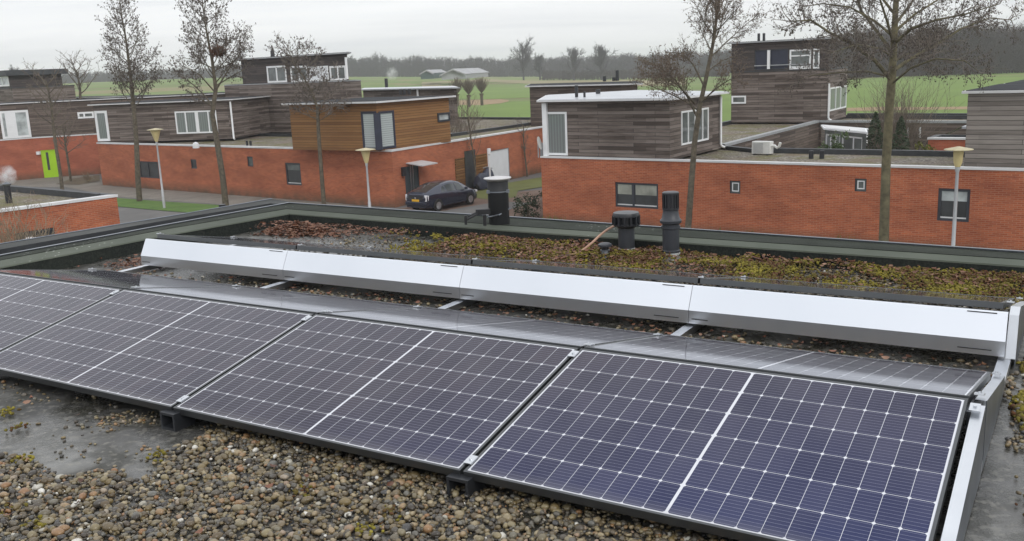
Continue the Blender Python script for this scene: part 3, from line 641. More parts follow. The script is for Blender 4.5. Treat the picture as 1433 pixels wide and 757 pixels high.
# conservatory
cs = thing('conservatory', dep(1172, 45), 'white framed conservatory with flat white roof in the courtyard', 'conservatory')
ca, cb = dep(1152, 44.5), dep(1209, 41.2); cw = Wall((ca.x, ca.y), (cb.x, cb.y)); zt = cw.hit(1180, 184)[1]
cpoly = [cw.a, cw.b, cw.b-cw.n*2.6, cw.a-cw.n*2.6]; cl = MB(); 
cpoly = [cw.a, cw.b, cw.b+Vector((.35, 1)).normalized()*2.2, cw.a+Vector((.25, 1)).normalized()*2.2]
cblk = Block(cs, cpoly, 0, zt, 'glass_mid', 'trim_white', 'white_paint', over=.05, slab=.1)
f = cblk.face(1180, 200); cblk.win(1177, 190.5, 1206, 230, 'white_paint', 'glass_mid', bars=[(.55, .06)], fw=.08, face=f); cblk.win(1154, 188, 1175, 230, 'white_paint', 'glass_curtain', bars=(.33, .66), fw=.08, face=f)
cblk.done()
qa, qb = dep(1154, 47.2), dep(1212, 44.5); za = (lambda k: H+k.z*(47.2/k.y))(ray(1154, 182.5)); dq_ = (qb-qa); dq_.z = 0
MB().box(Vector((qa.x, qa.y, za)), dq_, Vector((.1, .35, 0)), (0, 0, .2)).build('roof_box', 'white_paint', cs)
for f_ in (.02, .96): MB().box(Vector((qa.x, qa.y, 0))+dq_*f_+Vector((.02, .08, 0)), (.08, 0, 0), (0, .08, 0), (0, 0, za)).build('post', 'white_paint', cs)
# --- house C: brick block in the middle left with the corner by the car
c0, c1, c2 = at2(136, 200, 2.85), at2(548, 211, 2.85), at2(757, 178, 2.85); d1 = (c1-c0).normalized(); n1 = V2(-d1.y, d1.x); d2 = (c2-c1).normalized(); n2 = V2(-d2.y, d2.x)
k1, k2 = at2(631, 187.5, 2.85), at2(762, 169.5, 2.85); gg1 = at2(408, 188, 2.85); gg0 = c0+n1*8.5
hc = thing('house', (c1.x, c1.y, 0), 'brick corner house behind the parked car, an orange timber box on its roof', 'house')
cbk = Block(hc, [c0, c1, c2+d2*2.5, k2+d2*2.5, k1, gg1, gg0], 0, 2.85, 'brick', 'gravel_roof', 'trim_white')
cbk.win(195, 226, 222, 249, 'frame_dark', 'glass_dark', bars=[.45], fw=.08)
cbk.win(267, 223, 275, 236, 'frame_dark', 'glass_dark', fw=.06); cbk.win(346, 219, 354, 233, 'frame_dark', 'glass_mid', fw=.06)
cbk.win(400, 228, 421, 259, 'frame_dark', 'glass_dark', fw=.09, blind=(.3, 'glass_mid'))
cbk.win(567, 232, 587, 272, 'door_grey', 'door_grey', fw=.05, name='front_door')
cbk.win(683, 209, 713.5, 260, 'trim_grey', 'garage_white', fw=.04, name='garage_door')
cbk.win(637, 218, 683, 264, 'wood_orange', 'wood_orange', fw=.06, name='slatted_panel')
cbk.done()
w = cbk.walls[cbk.face(650, 235)]
b = MB(); s0, z0_ = w.hit(639, 262); s1, z1_ = w.hit(682, 219); z0_ = .1; z1_ = 2.25
for k in range(14): b.box(w.P(s0+.05, z0_+k*.155, -.06), w.d.to_3d()*(s1-s0-.1), w.n.to_3d()*.05, (0, 0, .1))
b.build('slat_screen', 'wood_orange', hc)
s0, _ = w.hit(651, 240); s1, _ = w.hit(666, 240); b = MB(); b.box(w.P(s0, .1, -.02), w.d.to_3d()*(s1-s0), w.n.to_3d()*.04, (0, 0, 2.1)); b.build('slatted_panel_window', 'glass_dark', hc)
w = cbk.walls[cbk.face(577, 240)]   # canopy, long door handle, doorbell
s0, z = w.hit(568, 227); s1, _ = w.hit(590, 227); zc = w.hit(577, 231)[1]
b = MB(); b.box(w.P(s0, zc+.12, 0), w.d.to_3d()*(s1-s0), w.n.to_3d()*1.0-Vector((0, 0, .12)), (0, 0, .05)); b.build('door_canopy', 'disc_grey', hc)
for sx in (.25, .45): b = MB(); b.tube([w.P(s0+sx, .35, .06), w.P(s0+sx, 2.0, .06)], .03, 6).build('door_handle', 'alu', hc)
b = MB(); s, z = w.hit(563, 240); b.cbox(w.P(s, z, .08), .22, .16, .45, .9).build('wall_lamp', 'black_plastic', hc)
# grey timber box on the left of C
l0, l1 = at2(137, 199, 2.9), at2(327, 193, 2.9); dl = (l1-l0).normalized(); nl = V2(-dl.y, dl.x); wz = Wall(l0, l1); zl = wz.hit(322, 140)[1]
lb = Block(hc, [l0, l1, l1+nl*6, l0+nl*6], 2.86, zl, 'wood_grey', 'roof_felt', 'trim_white', over=.25, slab=.08, wallname='timber_wall', roofname='upper_roof')
lb.win(133.5, 155, 152, 197.5, 'white_paint', 'glass_curtain', fw=.16, proud=.04)
lb.win(246, 155, 304, 186.5, 'white_paint', 'glass_curtain', bars=[.25, (.52, .22), .8], fw=.09, proud=.03)
lb.done(); pipe(hc, wz, 322, 142, 329, 194, .06)
MB().lathe(at(274, 202.5, 2.95)-Vector((0, 0, .2)), [(.19, 0), (.19, .2), (.15, .3), (.02, .36)], 16).build('roof_vent', 'white_paint', hc, True)
for x in (346, 351): rod(hc, 'roof_vent', at(x, 204, 2.8), .07, .3, 'black_plastic')
# orange timber box
o0, o1, o2 = at2(410, 208.5, 2.9), at2(531, 210.5, 2.9), at2(631, 197, 2.9); zo = Wall(o0, o1).hit(528, 144)[1]; do = (o2-o1); 
ob = Block(hc, [o0, o1, o2, o2+(o0-o1)], 2.86, zo, 'wood_orange', 'roof_felt', 'trim_white', over=.28, slab=.10, wallname='orange_timber_wall', roofname='upper_roof')
f0 = ob.face(450, 180); f1 = ob.face(600, 180)
ob.win(507, 156, 529.5, 209.5, 'blue_dark', 'glass_blind', fw=.11, proud=.03, face=f0); ob.win(531, 155, 552.5, 208, 'blue_dark', 'glass_blind', fw=.11, proud=.03, face=f1)
ob.win(612, 157.5, 629, 170, 'frame_dark', 'glass_pale', fw=.1, proud=.06, face=f1)
ob.done()
MB().cbox((o1.x, o1.y, (2.9+zo-.45)/2+.0), .34, .34, zo-.5-2.9, .1).build('corner_post', 'blue_dark', hc)
# --- tower house behind C
t0 = at2(343, 183.5, 2.9); tA = at2(410, 184, 2.9); dt = (tA-t0).normalized(); nt_ = V2(-dt.y, dt.x); wt = Wall(t0, tA); sL = wt.hit(318, 160)[0]; sR = wt.hit(506, 130)[0]
ht = thing('house', (t0.x, t0.y, 0), 'tall grey timber house with dark top storey behind the orange timber box', 'house')
z2 = wt.hit(410, 115.5)[1]; z3 = wt.hit(410, 79.5)[1]
gk = [gg0+n1*.3, gg1+n1*.3, k1+V2(.3, .6), k2+V2(.3, .6)+d2*2, V2(9.5, 61), V2(15, 68), at2(742, 163.8, 2.85), at2(642, 163.3, 2.85), V2(-20, 92), V2(-36, 88)]
Block(ht, gk, 0, 2.8, 'wood_brown', 'gravel_roof', 'trim_grey', wallname='ground_floor_wall', roofname='gravel_roof').done()
pp = [wt.P(sL, 0).xy, wt.P(sR, 0).xy]; vb = Vector((-.22, .98)); pp += [pp[1]+vb*6, pp[0]+vb*6]
tb = Block(ht, pp, 2.85, z2, 'wood_grey', 'roof_felt', 'trim_grey', wallname='timber_wall', roofname='lower_roof', trimh=.06)
tb.win(343.5, 143, 361, 179.5, 'white_paint', 'glass_curtain', fw=.12, proud=.04, face=tb.face(400, 160)); tb.done()
s3 = wt.hit(338, 100)[0]; s4 = wt.hit(487, 100)[0]; pp = [wt.P(s3, 0, -.02).xy, wt.P(s4, 0, -.02).xy]; pp += [pp[1]+vb*5, pp[0]+vb*5]
tt = Block(ht, pp, z2+.02, z3, 'wood_dark', 'roof_felt', 'trim_grey', over=.25, slab=.1, wallname='top_wall', roofname='top_roof')
for x0, x1, bars in ((374, 401, [.5]), (407, 431, [.5]), (462, 484.5, [.5])): tt.win(x0, 92, x1, 115.5, 'white_paint', 'glass_mid', bars=bars, fw=.12, proud=.03, face=tt.face(400, 100))
tt.win(433, 92.5, 460, 115.5, 'white_paint', 'garage_white', fw=.1, proud=.03, face=tt.face(400, 100), name='white_panel')
tt.done(); MB().lathe(dep(382, 69, z3+.08), [(.16, 0), (.14, .55), (.08, .6), (.02, .8)], 10).build('roof_vent', 'black_plastic', ht, True)
pipe(ht, wt, 486.5, 80, 486.5, 114, .08, shoe=False)
# low timber boxes further back
def farbox(label, xl, xr, yl, yr, ztop, zb, mat, depth=6, roof='roof_felt', trim='trim_grey', wins=(), over=.3):
    a, b = at2(xl, yl, ztop), at2(xr, yr, ztop); d = (b-a).normalized(); n = V2(b.x, b.y).normalized(); n = (n+V2(-.06, 0)).normalized()
    h = thing('timber_house', (b.x, b.y, 0), label, 'house')
    if zb > 0: Block(h, [a+n*.2, b+n*.2, b+n*depth, a+n*depth], 0, zb, 'brick_far', None, wallname='ground_floor_wall').done()
    k = Block(h, [a, b, b+n*depth, a+n*depth], zb, ztop, mat, roof, trim, over=over, slab=.1)
    for wv in wins: k.win(*wv, 'white_paint', 'glass_pale', fw=.12, proud=.03)
    k.done(); return h, k
h, k = farbox('low grey timber house with pale shiny roof behind the orange timber box', 508, 639, 126.5, 124, 5.3, 0, 'wood_grey', 7, 'roof_bright', 'trim_grey')
for x in (561, 566, 573): rod(hc, 'roof_vent', dep(x, 55, zo+.12), .09, .3, 'black_plastic')
rod(h, 'chimney', dep(541, 88, 5.3), .15, .8, 'black_plastic'); pipe(h, k.walls[k.face(580, 135)], 586, 125, 586, 137, .08, shoe=False)
h, k = farbox('dark timber box house with thin white roof edge behind the shiny roofed timber box', 741, 892, 121.6, 118.3, 5.3, 0, 'wood_brown', 6, 'roof_felt', 'trim_white')
for x, hh in ((846, .35), (859, .25), (864, .7)): rod(h, 'roof_vent', dep(x, 66, 5.4), .12, hh, 'black_plastic')
farbox('long low timber roof line beyond the dark timber box at left', 105, 335, 137, 133, 5.4, 0, 'wood_brown', 5, 'roof_felt', 'trim_white')
# --- house D far left with the green door
e0, e1, e2 = at2(0, 196, 3.03), at2(45, 192.7, 3.03), at2(135, 187.4, 3.03)
hd = thing('house', (e1.x, e1.y, 0), 'brick house with lime green door and grey timber upper storey at far left', 'house')
ea = e0+(e0-e1).normalized()*9; ec = e2+(e2-e1).normalized()*10; dn = (e2-e1).normalized(); nn = V2(-dn.y, dn.x)
db = Block(hd, [ea, e1, ec, ec+nn*9, ea+nn*9], 0, 3.03, 'brick_far', 'gravel_roof', 'trim_white')
db.win(59.5, 209.5, 82, 251.5, 'door_green', 'door_green', fw=.08, name='green_door', label='lime green front door with narrow dark glass slot'); db.done()
w = db.walls[db.face(70, 230)]; r = w.rect(65.5, 214, 69, 239); MB().box(w.P(r[0], r[1]+.05, -.08), w.d.to_3d()*max(.14, r[2]-r[0]), w.n.to_3d()*.03, (0, 0, r[3]-r[1])).build('door_slot', 'glass_dark', hd)
s, z = w.hit(54, 214); MB().cbox(w.P(s, z, .1), .25, .2, .22).build('wall_lamp', 'white_paint', hd)
zd = Wall(e1, e2).hit(100, 141.5)[1]
ub = Block(hd, [ea, e1, ec, ec+nn*7, ea+nn*7], 3.07, zd, 'wood_brown', 'roof_felt', 'trim_white', over=.12, slab=.08, wallname='timber_wall', roofname='upper_roof')
ub.win(1, 154.5, 43, 193.5, 'white_paint', 'glass_pale', bars=[(.36, .7)], fw=.16, proud=.03, face=ub.face(20, 170)); ub.win(108.5, 156.5, 131.5, 165.5, 'white_paint', 'glass_mid', bars=[.4], fw=.13, proud=.03, face=ub.face(110, 160)); ub.done()
# little tower beyond it
g0 = dep(-40, 100); g1 = dep(31, 92); gw = Wall((g0.x, g0.y), (g1.x, g1.y)); gt = thing('timber_house', g1, 'distant timber house with white window under dark flat roof at the left edge', 'house')
zz = gw.hit(15, 123)[1]; z4 = gw.hit(10, 106)[1]; pp = [gw.a, gw.b, gw.b-gw.n*6, gw.a-gw.n*6]
Block(gt, pp, 0, zz, 'wood_grey', 'roof_felt', 'kerb_black', wallname='timber_wall').done()
sx = gw.hit(13, 112)[0]; pp = [gw.a, gw.P(sx, 0, -.05).xy, gw.P(sx, 0, -5).xy, (gw.a-gw.n*5)]
k = Block(gt, pp, zz, z4, 'wood_dark', 'roof_felt', 'kerb_black', over=.5, slab=.5, wallname='top_wall', roofname='top_roof'); k.win(-6, 106.5, 12.5, 121, 'white_paint', 'glass_pale', bars=(.5,), fw=.15, proud=.03, face=k.face(5, 113)); k.done()
# --- house E near left, brick garage
f0, f1, f2 = at2(0, 295, 2.8), at2(163, 273.5, 2.8), at2(26, 261.5, 2.8); fa = f0+(f0-f1)*1.2; fb = f1+(f2-f1)*2.2
he = thing('brick_garage', (f1.x, f1.y, 0), 'low brick building with gravel roof just beyond the left roof edge', 'garage')
eb = Block(he, [fa, f1, fb], 0, 2.8, 'brick', 'gravel_roof', 'trim_white')
eb.win(22, 322, 78, 345, 'frame_dark', 'glass_dark', bars=(.5,), fw=.08, face=eb.face(60, 310)); eb.done()
kb = MB(); a = f1+(f2-f1)*.08; c = fb; dk = (c-a); nk = V2(dk.y, -dk.x).normalized()
if (f0-f1).dot(nk) < 0: nk = -nk
kb.box((a.x+nk.x*.27, a.y+nk.y*.27, 2.66), (dk.x, dk.y, 0), (nk.x*.12, nk.y*.12, 0), (0, 0, .22)); kb.build('roof_kerb', 'kerb_black', he)
fl = at(13, 284, 2.66); rod(he, 'flue', fl, .11, .62, 'black_plastic'); MB().lathe(fl+Vector((0, 0, .62)), [(.14, 0), (.16, .06), (.03, .12)], 12).build('flue_cap', 'alu_dull', he, True)
w = eb.walls[eb.face(60, 310)]; s, z = w.hit(34, 333); MB().lathe(w.P(s, z, .45)-Vector((0, 0, .1)), [(.05, -.2), (.2, -.12), (.27, 0), (.18, .14), (.03, .18)], 16).build('round_lamp', 'white_paint', he, True)  # small white dome before the garage window
# ------------------------------------------------------------------ steam
def steam(name, c, r, dens, label):
    bm = bmesh.new(); bmesh.ops.create_icosphere(bm, subdivisions=3, radius=1)
    for v in bm.verts: v.co = Vector((v.co.x*r, v.co.y*r, v.co.z*r*1.25))*(1+.35*noise.noise(v.co*1.7+Vector(c)))
    me = bpy.data.meshes.new(name); bm.to_mesh(me); bm.free(); o = bpy.data.objects.new(name, me); COL.objects.link(o); o.location = c
    m = bpy.data.materials.new(name); m.use_nodes = True; nt = m.node_tree; nt.nodes.clear(); out = nt.nodes.new('ShaderNodeOutputMaterial'); v = nt.nodes.new('ShaderNodeVolumePrincipled')
    nt.links.new(v.outputs[0], out.inputs['Volume']); v.inputs['Color'].default_value = (.95, .96, .97, 1)
    tcn = tc(nt); ln = N(nt, 'ShaderNodeVectorMath', operation='LENGTH', inp={0: tcn}).outputs['Value']
    f = ramp(nt, noise_(nt, tcn, 2.2/r*.6, 5, .6), [(.42, 0.), (.65, 1.)]); fall = ramp(nt, math_(nt, 'DIVIDE', ln, r*1.15), [(.3, 1.), (1., 0.)])
    nt.links.new(math_(nt, 'MULTIPLY', math_(nt, 'MULTIPLY', f, fall), dens), v.inputs['Density'])
    me.materials.append(m); tag(o, label, 'steam', kind='stuff')
steam('steam', fl+Vector((.08, 0, 1.0)), .34, 7, 'white puff of steam above the black flue on the low brick garage')
steam('steam', dep(548, 250, 6.6), 1.7, .7, 'faint white smoke rising over the far meadow')
# ------------------------------------------------------------------ own roof
own = thing('house', R(3, 1, 0)*1, 'foreground flat roofed house with raised felt edges carrying the solar panels', 'house')
il = [(7.55, -5.2), (7.33, .4), (7.22, 2.2), (6.98, 3.4)]      # inner foot of left upstand
inner = [(-4, -5.2), (7.75, -5.2), (7.63, .71), (7.54, 2.44), (7.32, 3.88), (4.4, 3.68), (0, 3.52), (-4, 3.38)]
outer = [(-4.4, -5.7), (8.35, -5.7), (8.21, 1.06), (8.12, 2.92), (7.99, 4.57), (4.6, 4.38), (.03, 4.05), (-4.4, 3.75)]
mid = [(-4.3, -5.6), (8.0, -5.4), (7.88, .90), (7.78, 2.62), (7.55, 4.08), (4.4, 3.84), (0, 3.68), (-4.3, 3.54)]
UP = .125
def ring(b, P, zp, Q, zq):
    n = len(P)
    for i in range(n):
        j = (i+1) % n; b.face([R(*P[i], zp), R(*P[j], zp), R(*Q[j], zq), R(*Q[i], zq)])
b = MB(); b.face([R(u, w, 0) for u, w in inner][::-1]); b.build('roof_felt', 'felt', own)
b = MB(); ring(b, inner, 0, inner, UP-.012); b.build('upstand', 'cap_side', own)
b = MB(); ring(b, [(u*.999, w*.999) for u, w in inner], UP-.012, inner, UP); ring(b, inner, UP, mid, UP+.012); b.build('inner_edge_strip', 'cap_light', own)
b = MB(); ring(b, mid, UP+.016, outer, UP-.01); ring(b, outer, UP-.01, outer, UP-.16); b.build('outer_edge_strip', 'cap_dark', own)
o2 = [(u+(.02 if u > 0 else -.02), w+(.02 if w > 0 else -.02)) for u, w in outer]
b = MB(); ring(b, o2, UP+.0, o2, UP-.03)
for i in range(len(outer)): pass
ring(b, [(u*.997, w*.997) for u, w in outer], UP+.004, o2, UP+.004); b.build('edge_flashing', 'alu_dull', own)
b = MB(); ring(b, outer, UP-.16, outer, -ZR); b.build('wall', 'wood_grey', own)
# sunken gutter strip and the neighbour's parallel edge
ni = [(8.5, -5.7), (8.60, 1.2), (8.42, 3.3), (8.28, 4.3), (7.65, 4.25)]
b = MB()
g_in = [(8.35, -5.7), (8.21, 1.06), (8.12, 2.92), (7.99, 4.57)]; g_out = [(8.9, -5.7), (8.675, 1.33), (8.53, 3.25), (8.33, 4.6)]
for i in range(3): b.face([R(*g_in[i], -.12), R(*g_in[i+1], -.12), R(*g_out[i+1], -.12), R(*g_out[i], -.12)])
for i in range(3): b.face([R(*g_out[i], -.12), R(*g_out[i+1], -.12), R(*g_out[i+1], .10), R(*g_out[i], .10)])
b.face([R(*g_in[3], -.12), R(*g_out[3], -.12), R(*g_out[3], .10), R(*g_in[3], .10)])
b.build('gutter', 'kerb_black', own)
g_o2 = [(9.3, -5.7), (9.01, 1.53), (8.77, 3.45), (8.66, 4.95)]
b = MB()
for i in range(3): b.face([R(*g_out[i], .10), R(*g_out[i+1], .10), R(*g_o2[i+1], .095), R(*g_o2[i], .095)])
b.face([R(*g_out[3], .10), R(*g_o2[3], .095), R(8.0, 4.75, .095), R(*g_in[3], .10)])
for i in range(3): b.face([R(*g_o2[i], .095), R(*g_o2[i+1], .095), R(*g_o2[i+1], -.15), R(*g_o2[i], -.15)])
b.build('side_coping', 'cap_grey', own)
b = MB()
for i in range(3): b.tube([R(*g_o2[i], .10), R(*g_o2[i+1], .10)], .006, 4)
b.build('coping_flashing', 'alu_dull', own)
b = MB()
for i in range(3): b.face([R(*g_o2[i], -.15), R(*g_o2[i+1], -.15), R(*g_o2[i+1], -ZR), R(*g_o2[i], -ZR)])
b.build('side_wall', 'wood_grey', own)
p = at(312, 297, ZR+.0); rod(own, 'gutter_vent', p-Vector((0, 0, .1)), .045, .2, 'black_plastic')
# ------------------------------------------------------------------ solar panels
FT = .035; CT, ST = math.cos(TILT), math.sin(TILT); RIDGE = .315
def make_panel():
    t = thing('solar_panel', (0, 0, 0), 'x', 'solar panel')
    fw = .012
    b = MB()      # local: X along length, Y down the slope, Z up
    b.box((0, 0, -FT), (PL, 0, 0), (0, fw, 0), (0, 0, FT)); b.box((0, PW-fw, -FT), (PL, 0, 0), (0, fw, 0), (0, 0, FT))
    b.box((0, fw, -FT), (fw, 0, 0), (0, PW-2*fw, 0), (0, 0, FT)); b.box((PL-fw, fw, -FT), (fw, 0, 0), (0, PW-2*fw, 0), (0, 0, FT))
    fr = b.build('frame', 'panel_frame', t, bevel=.0012)
    b = MB(); b.face([(fw, PW-fw, -.002), (PL-fw, PW-fw, -.002), (PL-fw, fw, -.002), (fw, fw, -.002)], [(fw, PW-fw), (PL-fw, PW-fw), (PL-fw, fw), (fw, fw)])
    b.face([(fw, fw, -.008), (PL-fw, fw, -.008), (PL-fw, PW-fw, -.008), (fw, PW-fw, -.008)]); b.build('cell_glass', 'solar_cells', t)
    return t
m = simple('panel_frame', (.10, .105, .11), .35, .8, var=.1, vs=4)
pan0 = make_panel(); first = True
names = ['rightmost', 'second from right', 'third from right', 'fourth from right']
def place_panel(i, ridge_w, side, desc, group):
    global first
    t = pan0 if first else copy_tree(pan0); first = False
    u0 = i*(PL+GAP)
    # slope axis: side=+1 towards the camera (-w), side=-1 away (+w)
    y = (-WA if side > 0 else WA)*CT-Vector((0, 0, ST)); x = UA if side < 0 else UA
    if side > 0: x = UA.copy(); o = R(u0, ridge_w, RIDGE)
    else: x = UA.copy(); o = R(u0, ridge_w, RIDGE)
    z = x.cross(y)
    if z.z < 0: x = -x; o = R(u0+PL, ridge_w, RIDGE); z = x.cross(y)
    mtx = Matrix((x, y, z)).transposed().to_4x4(); mtx.translation = o; t.matrix_world = mtx
    t['label'] = names[i]+desc; t['group'] = group
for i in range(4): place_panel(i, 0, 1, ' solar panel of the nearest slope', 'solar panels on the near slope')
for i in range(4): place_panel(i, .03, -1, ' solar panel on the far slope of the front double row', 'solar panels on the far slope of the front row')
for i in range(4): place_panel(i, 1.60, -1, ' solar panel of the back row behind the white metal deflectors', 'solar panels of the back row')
RW = 4*(PL+GAP)
seams = [-.03]+[i*(PL+GAP)-GAP/2 for i in (1, 2, 3)]+[RW+.02]
rn = ['at the right end', 'between the first and second panels from the right', 'between the second and third panels from the right', 'between the third and fourth panels from the right', 'at the left end']
for s, nm_ in zip(seams, rn):
    t = thing('mounting_rail', R(s, 0, 0), 'aluminium rail '+nm_, 'mounting rail', 'aluminium rails under the panels')
    b = MB(); b.box(R(s-.03, -.93, .012), UA*.06, WA*3.62, (0, 0, .045)); b.build('rail', 'alu', t, bevel=.002)
    for (w, z, y) in ((-.07, RIDGE-.01, -1), (-.95, .125, -1), (.10, RIDGE-.01, 1), (.95, .14, 1), (1.66, RIDGE-.01, 1), (2.5, .14, 1)):
        b = MB(); sl = (-WA if y < 0 else WA)*CT-Vector((0, 0, ST)); nrm = Vector((0, 0, CT))+(WA if y > 0 else -WA)*ST
        rw = {-1: 0, 1: .03}[y] if w < 1.5 else 1.60
        d = abs(w-rw)/CT; o = R(s, rw, RIDGE)+sl*d+nrm*.002
        b.box(o-UA*.018-sl*.03, UA*.036, sl*.055, nrm*.006); b.tube([o-sl*.003+nrm*.006, o-sl*.003+nrm*.012], .007, 6)
        b.build('clamp', 'alu', t)
    if 0 < s < RW:
        b = MB(); o = R(s-.05, -1.05, .0); sz = .085     # dark plastic end box under the low edge
        for (dx, dz, ex, ez) in ((0, 0, .1, .012), (0, sz-.012, .1, .012), (0, .012, .012, sz-.024), (.088, .012, .012, sz-.024)):
            b.box(o+UA*dx+Vector((0, 0, dz)), UA*ex, WA*.12, (0, 0, ez))
        b.box(o+WA*.1+UA*.012+Vector((0, 0, .012)), UA*.076, WA*.02, (0, 0, sz-.024)); b.build('end_box', 'black_plastic', t)
    else:
        b = MB(); b.box(R(s-.03, -.03, .057), UA*.06, WA*.06, (0, 0, RIDGE-.1)); b.build('ridge_post', 'alu_dull', t)
# front edge skirt under the low edge of the near panels is the panel frame itself; deflector plates on the back row
plate_n = ['rightmost', 'second from right', 'third from right', 'leftmost']
for i in range(4):
    a = i*(PL+GAP)-(.03 if i == 0 else 0); e = (i+1)*(PL+GAP)-.003+(.03 if i == 3 else 0)
    t = thing('wind_deflector', R((a+e)/2, 1.43, 0), plate_n[i]+' white metal deflector plate of the back panel row', 'deflector plate', 'folded metal deflector plates')
    prof = [(1.53, .285), (1.512, .288), (1.503, .284), (1.434, .150), (1.4335, .070), (1.46, .064)]; b = MB(); T = .002
    for k in range(len(prof)-1):
        (w0_, z0_), (w1_, z1_) = prof[k], prof[k+1]; b.face([R(a, w1_, z1_), R(a, w0_, z0_), R(e, w0_, z0_), R(e, w1_, z1_)])
    b.face([R(a, w_, z_) for w_, z_ in prof]); b.face([R(e, w_, z_) for w_, z_ in prof[::-1]])
    b.build('plate', 'plate_alu', t)
    if i < 4:
        for (u, lw, z, ww) in ((a+.06, .16, .098, 1.4245), (e-.12, .10, .098, 1.4245), (a+.05, .14, .278, 1.4985)):
            b = MB(); b.box(R(u, ww-.0025+(.003 if z < .2 else 0), z), UA*lw, WA*.004, (0, 0, .004)); b.build('slot', 'black_matt', t)
# side plates at the right end
def side(label, prof, u, out=.052, rw0=0):
    t = thing('side_plate', R(u, prof[0][0], 0), label, 'side plate'); b = MB()
    n = len(prof)
    top = [R(u, w, z) for w, z in prof]; topo = [R(u-out, w, z) for w, z in prof]
    for k in range(n-1): b.face([top[k], top[k+1], topo[k+1], topo[k]]); 
    b.build('top_flange', 'alu', t)
    b = MB(); bt = [R(u-out, w, .01) for w, z in prof]
    for k in range(n-1): b.face([topo[k], topo[k+1], bt[k+1], bt[k]])
    bi = [R(u-out+.004, w, .01) for w, z in prof]; ti = [R(u-out+.004, w, z-.002) for w, z in prof]
    for k in range(n-1): b.face([ti[k+1], ti[k], bi[k], bi[k+1]])
    b.face([topo[0], bt[0], bi[0], ti[0]]); b.face([topo[-1], bt[-1], bi[-1], ti[-1]])
    b.build('side_sheet', 'alu_dull', t); return t
side('folded aluminium plate closing the right end of the front panel row, near slope', [(-1.03, .088), (-.015, .299)], -.019, .042)
side('folded aluminium plate closing the right end of the front panel row, far slope', [(.045, .299), (1.04, .093)], -.019, .042)
side('folded aluminium plate closing the right end of the back panel row', [(1.445, .06), (1.51, .275), (1.60, .300), (2.60, .093)], -.035, .045)
# ------------------------------------------------------------------ vents on our roof
def V(x, y, z=0): return at(x, y, ZR+z)
vp = V(877, 357.5); sc = (vp-CAM).length/F
t = thing('roof_vent', vp, 'wide capped grey roof vent between the thin pipe stub and the tall vent', 'roof vent')
MB().lathe(vp, [(.135*.5+.012, 0), (.076, .06), (.072, .07)], 28).build('collar', 'collar_grey', t, True)
MB().lathe(vp+Vector((0, 0, .06)), [(.070, 0), (.070, .19)], 28).build('pipe', 'grey_plastic', t, True)
b = MB(); b.lathe(vp+Vector((0, 0, .245)), [(.075, 0), (.085, .012), (.085, .02)], 28)
b.lathe(vp+Vector((0, 0, .262)), [(.108, 0), (.112, .008), (.112, .018)], 28)
for k in range(14): a = 2*PI*k/14; b.cbox(vp+Vector((.106*math.cos(a), .106*math.sin(a), .31)), .03, .012, .08, a)
b.lathe(vp+Vector((0, 0, .275)), [(.085, 0), (.085, .07)], 20)
b.lathe(vp+Vector((0, 0, .342)), [(.114, 0), (.114, .022), (.108, .034), (.01, .040)], 28); b.build('cowl', 'black_plastic', t, True)
vp = V(939, 364.5)
t = thing('roof_vent', vp, 'tall narrow black vent pipe with ribbed cap, rightmost on the roof', 'roof vent')
MB().lathe(vp, [(.082, 0), (.077, .07), (.072, .075)], 28).build('collar', 'collar_grey', t, True)
MB().lathe(vp+Vector((0, 0, .07)), [(.075, 0), (.075, .02), (.069, .025), (.069, .20), (.078, .205), (.078, .225), (.070, .228), (.070, .25)], 28).build('pipe', 'grey_plastic', t, True)
MB().lathe(vp+Vector((0, 0, .31)), [(.072, 0), (.088, .01), (.090, .03), (.075, .045), (.064, .10), (.064, .115), (.07, .12)], 28).build('bell', 'grey_plastic', t, True)
b = MB(); b.lathe(vp+Vector((0, 0, .43)), [(.060, 0), (.060, .13)], 20); b.lathe(vp+Vector((0, 0, .555)), [(.069, 0), (.069, .014), (.06, .02)], 24); b.lathe(vp+Vector((0, 0, .43)), [(.069, 0), (.069, .014)], 24)
for k in range(16): a = 2*PI*k/16; b.cbox(vp+Vector((.063*math.cos(a), .063*math.sin(a), .50)), .012, .008, .125, a)
b.build('ribbed_cap', 'black_plastic', t, True)
vp = V(847, 364)
t = thing('roof_vent', vp, 'short mushroom topped pipe stub, smallest vent on the roof', 'roof vent')
MB().lathe(vp, [(.05, 0), (.042, .02), (.040, .09)], 20).build('pipe', 'alu_dull', t, True)
MB().lathe(vp+Vector((0, 0, .085)), [(.03, 0), (.036, .03), (.058, .035), (.058, .052), (.04, .062), (.01, .065)], 20).build('cap', 'grey_plastic', t, True)
# flue outside the parapet
k = ray(732, 300); tt_ = None
pd = R(4.05, 4.25, 0); fp = dep(732, (pd.y), 0); fp = Vector((fp.x, fp.y, ZR-.4))
zf = lambda y: (lambda r_: H+r_.z*(fp.y/r_.y))(ray(732, y))
t = thing('flue_pipe', (fp.x, fp.y, ZR-.4), 'thick black flue pipe with pale disc cap standing beyond the roof edge', 'flue pipe')
rr = .125*fp.y/ (F/ 1325)*0+14.6*fp.y/F
MB().lathe(Vector((fp.x, fp.y, 0)), [(rr, ZR-1.2), (rr, zf(268)), (rr*1.03, zf(268)+.005), (rr*1.03, zf(264)), (rr, zf(264)+.005), (rr, zf(251))], 32).build('pipe', 'black_matt', t, True)
MB().lathe(Vector((fp.x, fp.y, 0)), [(rr*1.0, zf(251)), (rr*1.33, zf(248)), (rr*1.33, zf(247)), (.02, zf(246)+.01)], 32).build('disc_cap', 'disc_grey', t, True)
b = MB(); b.lathe(Vector((fp.x, fp.y, 0)), [(rr*1.06, zf(266.5)), (rr*1.06, zf(265))], 32)
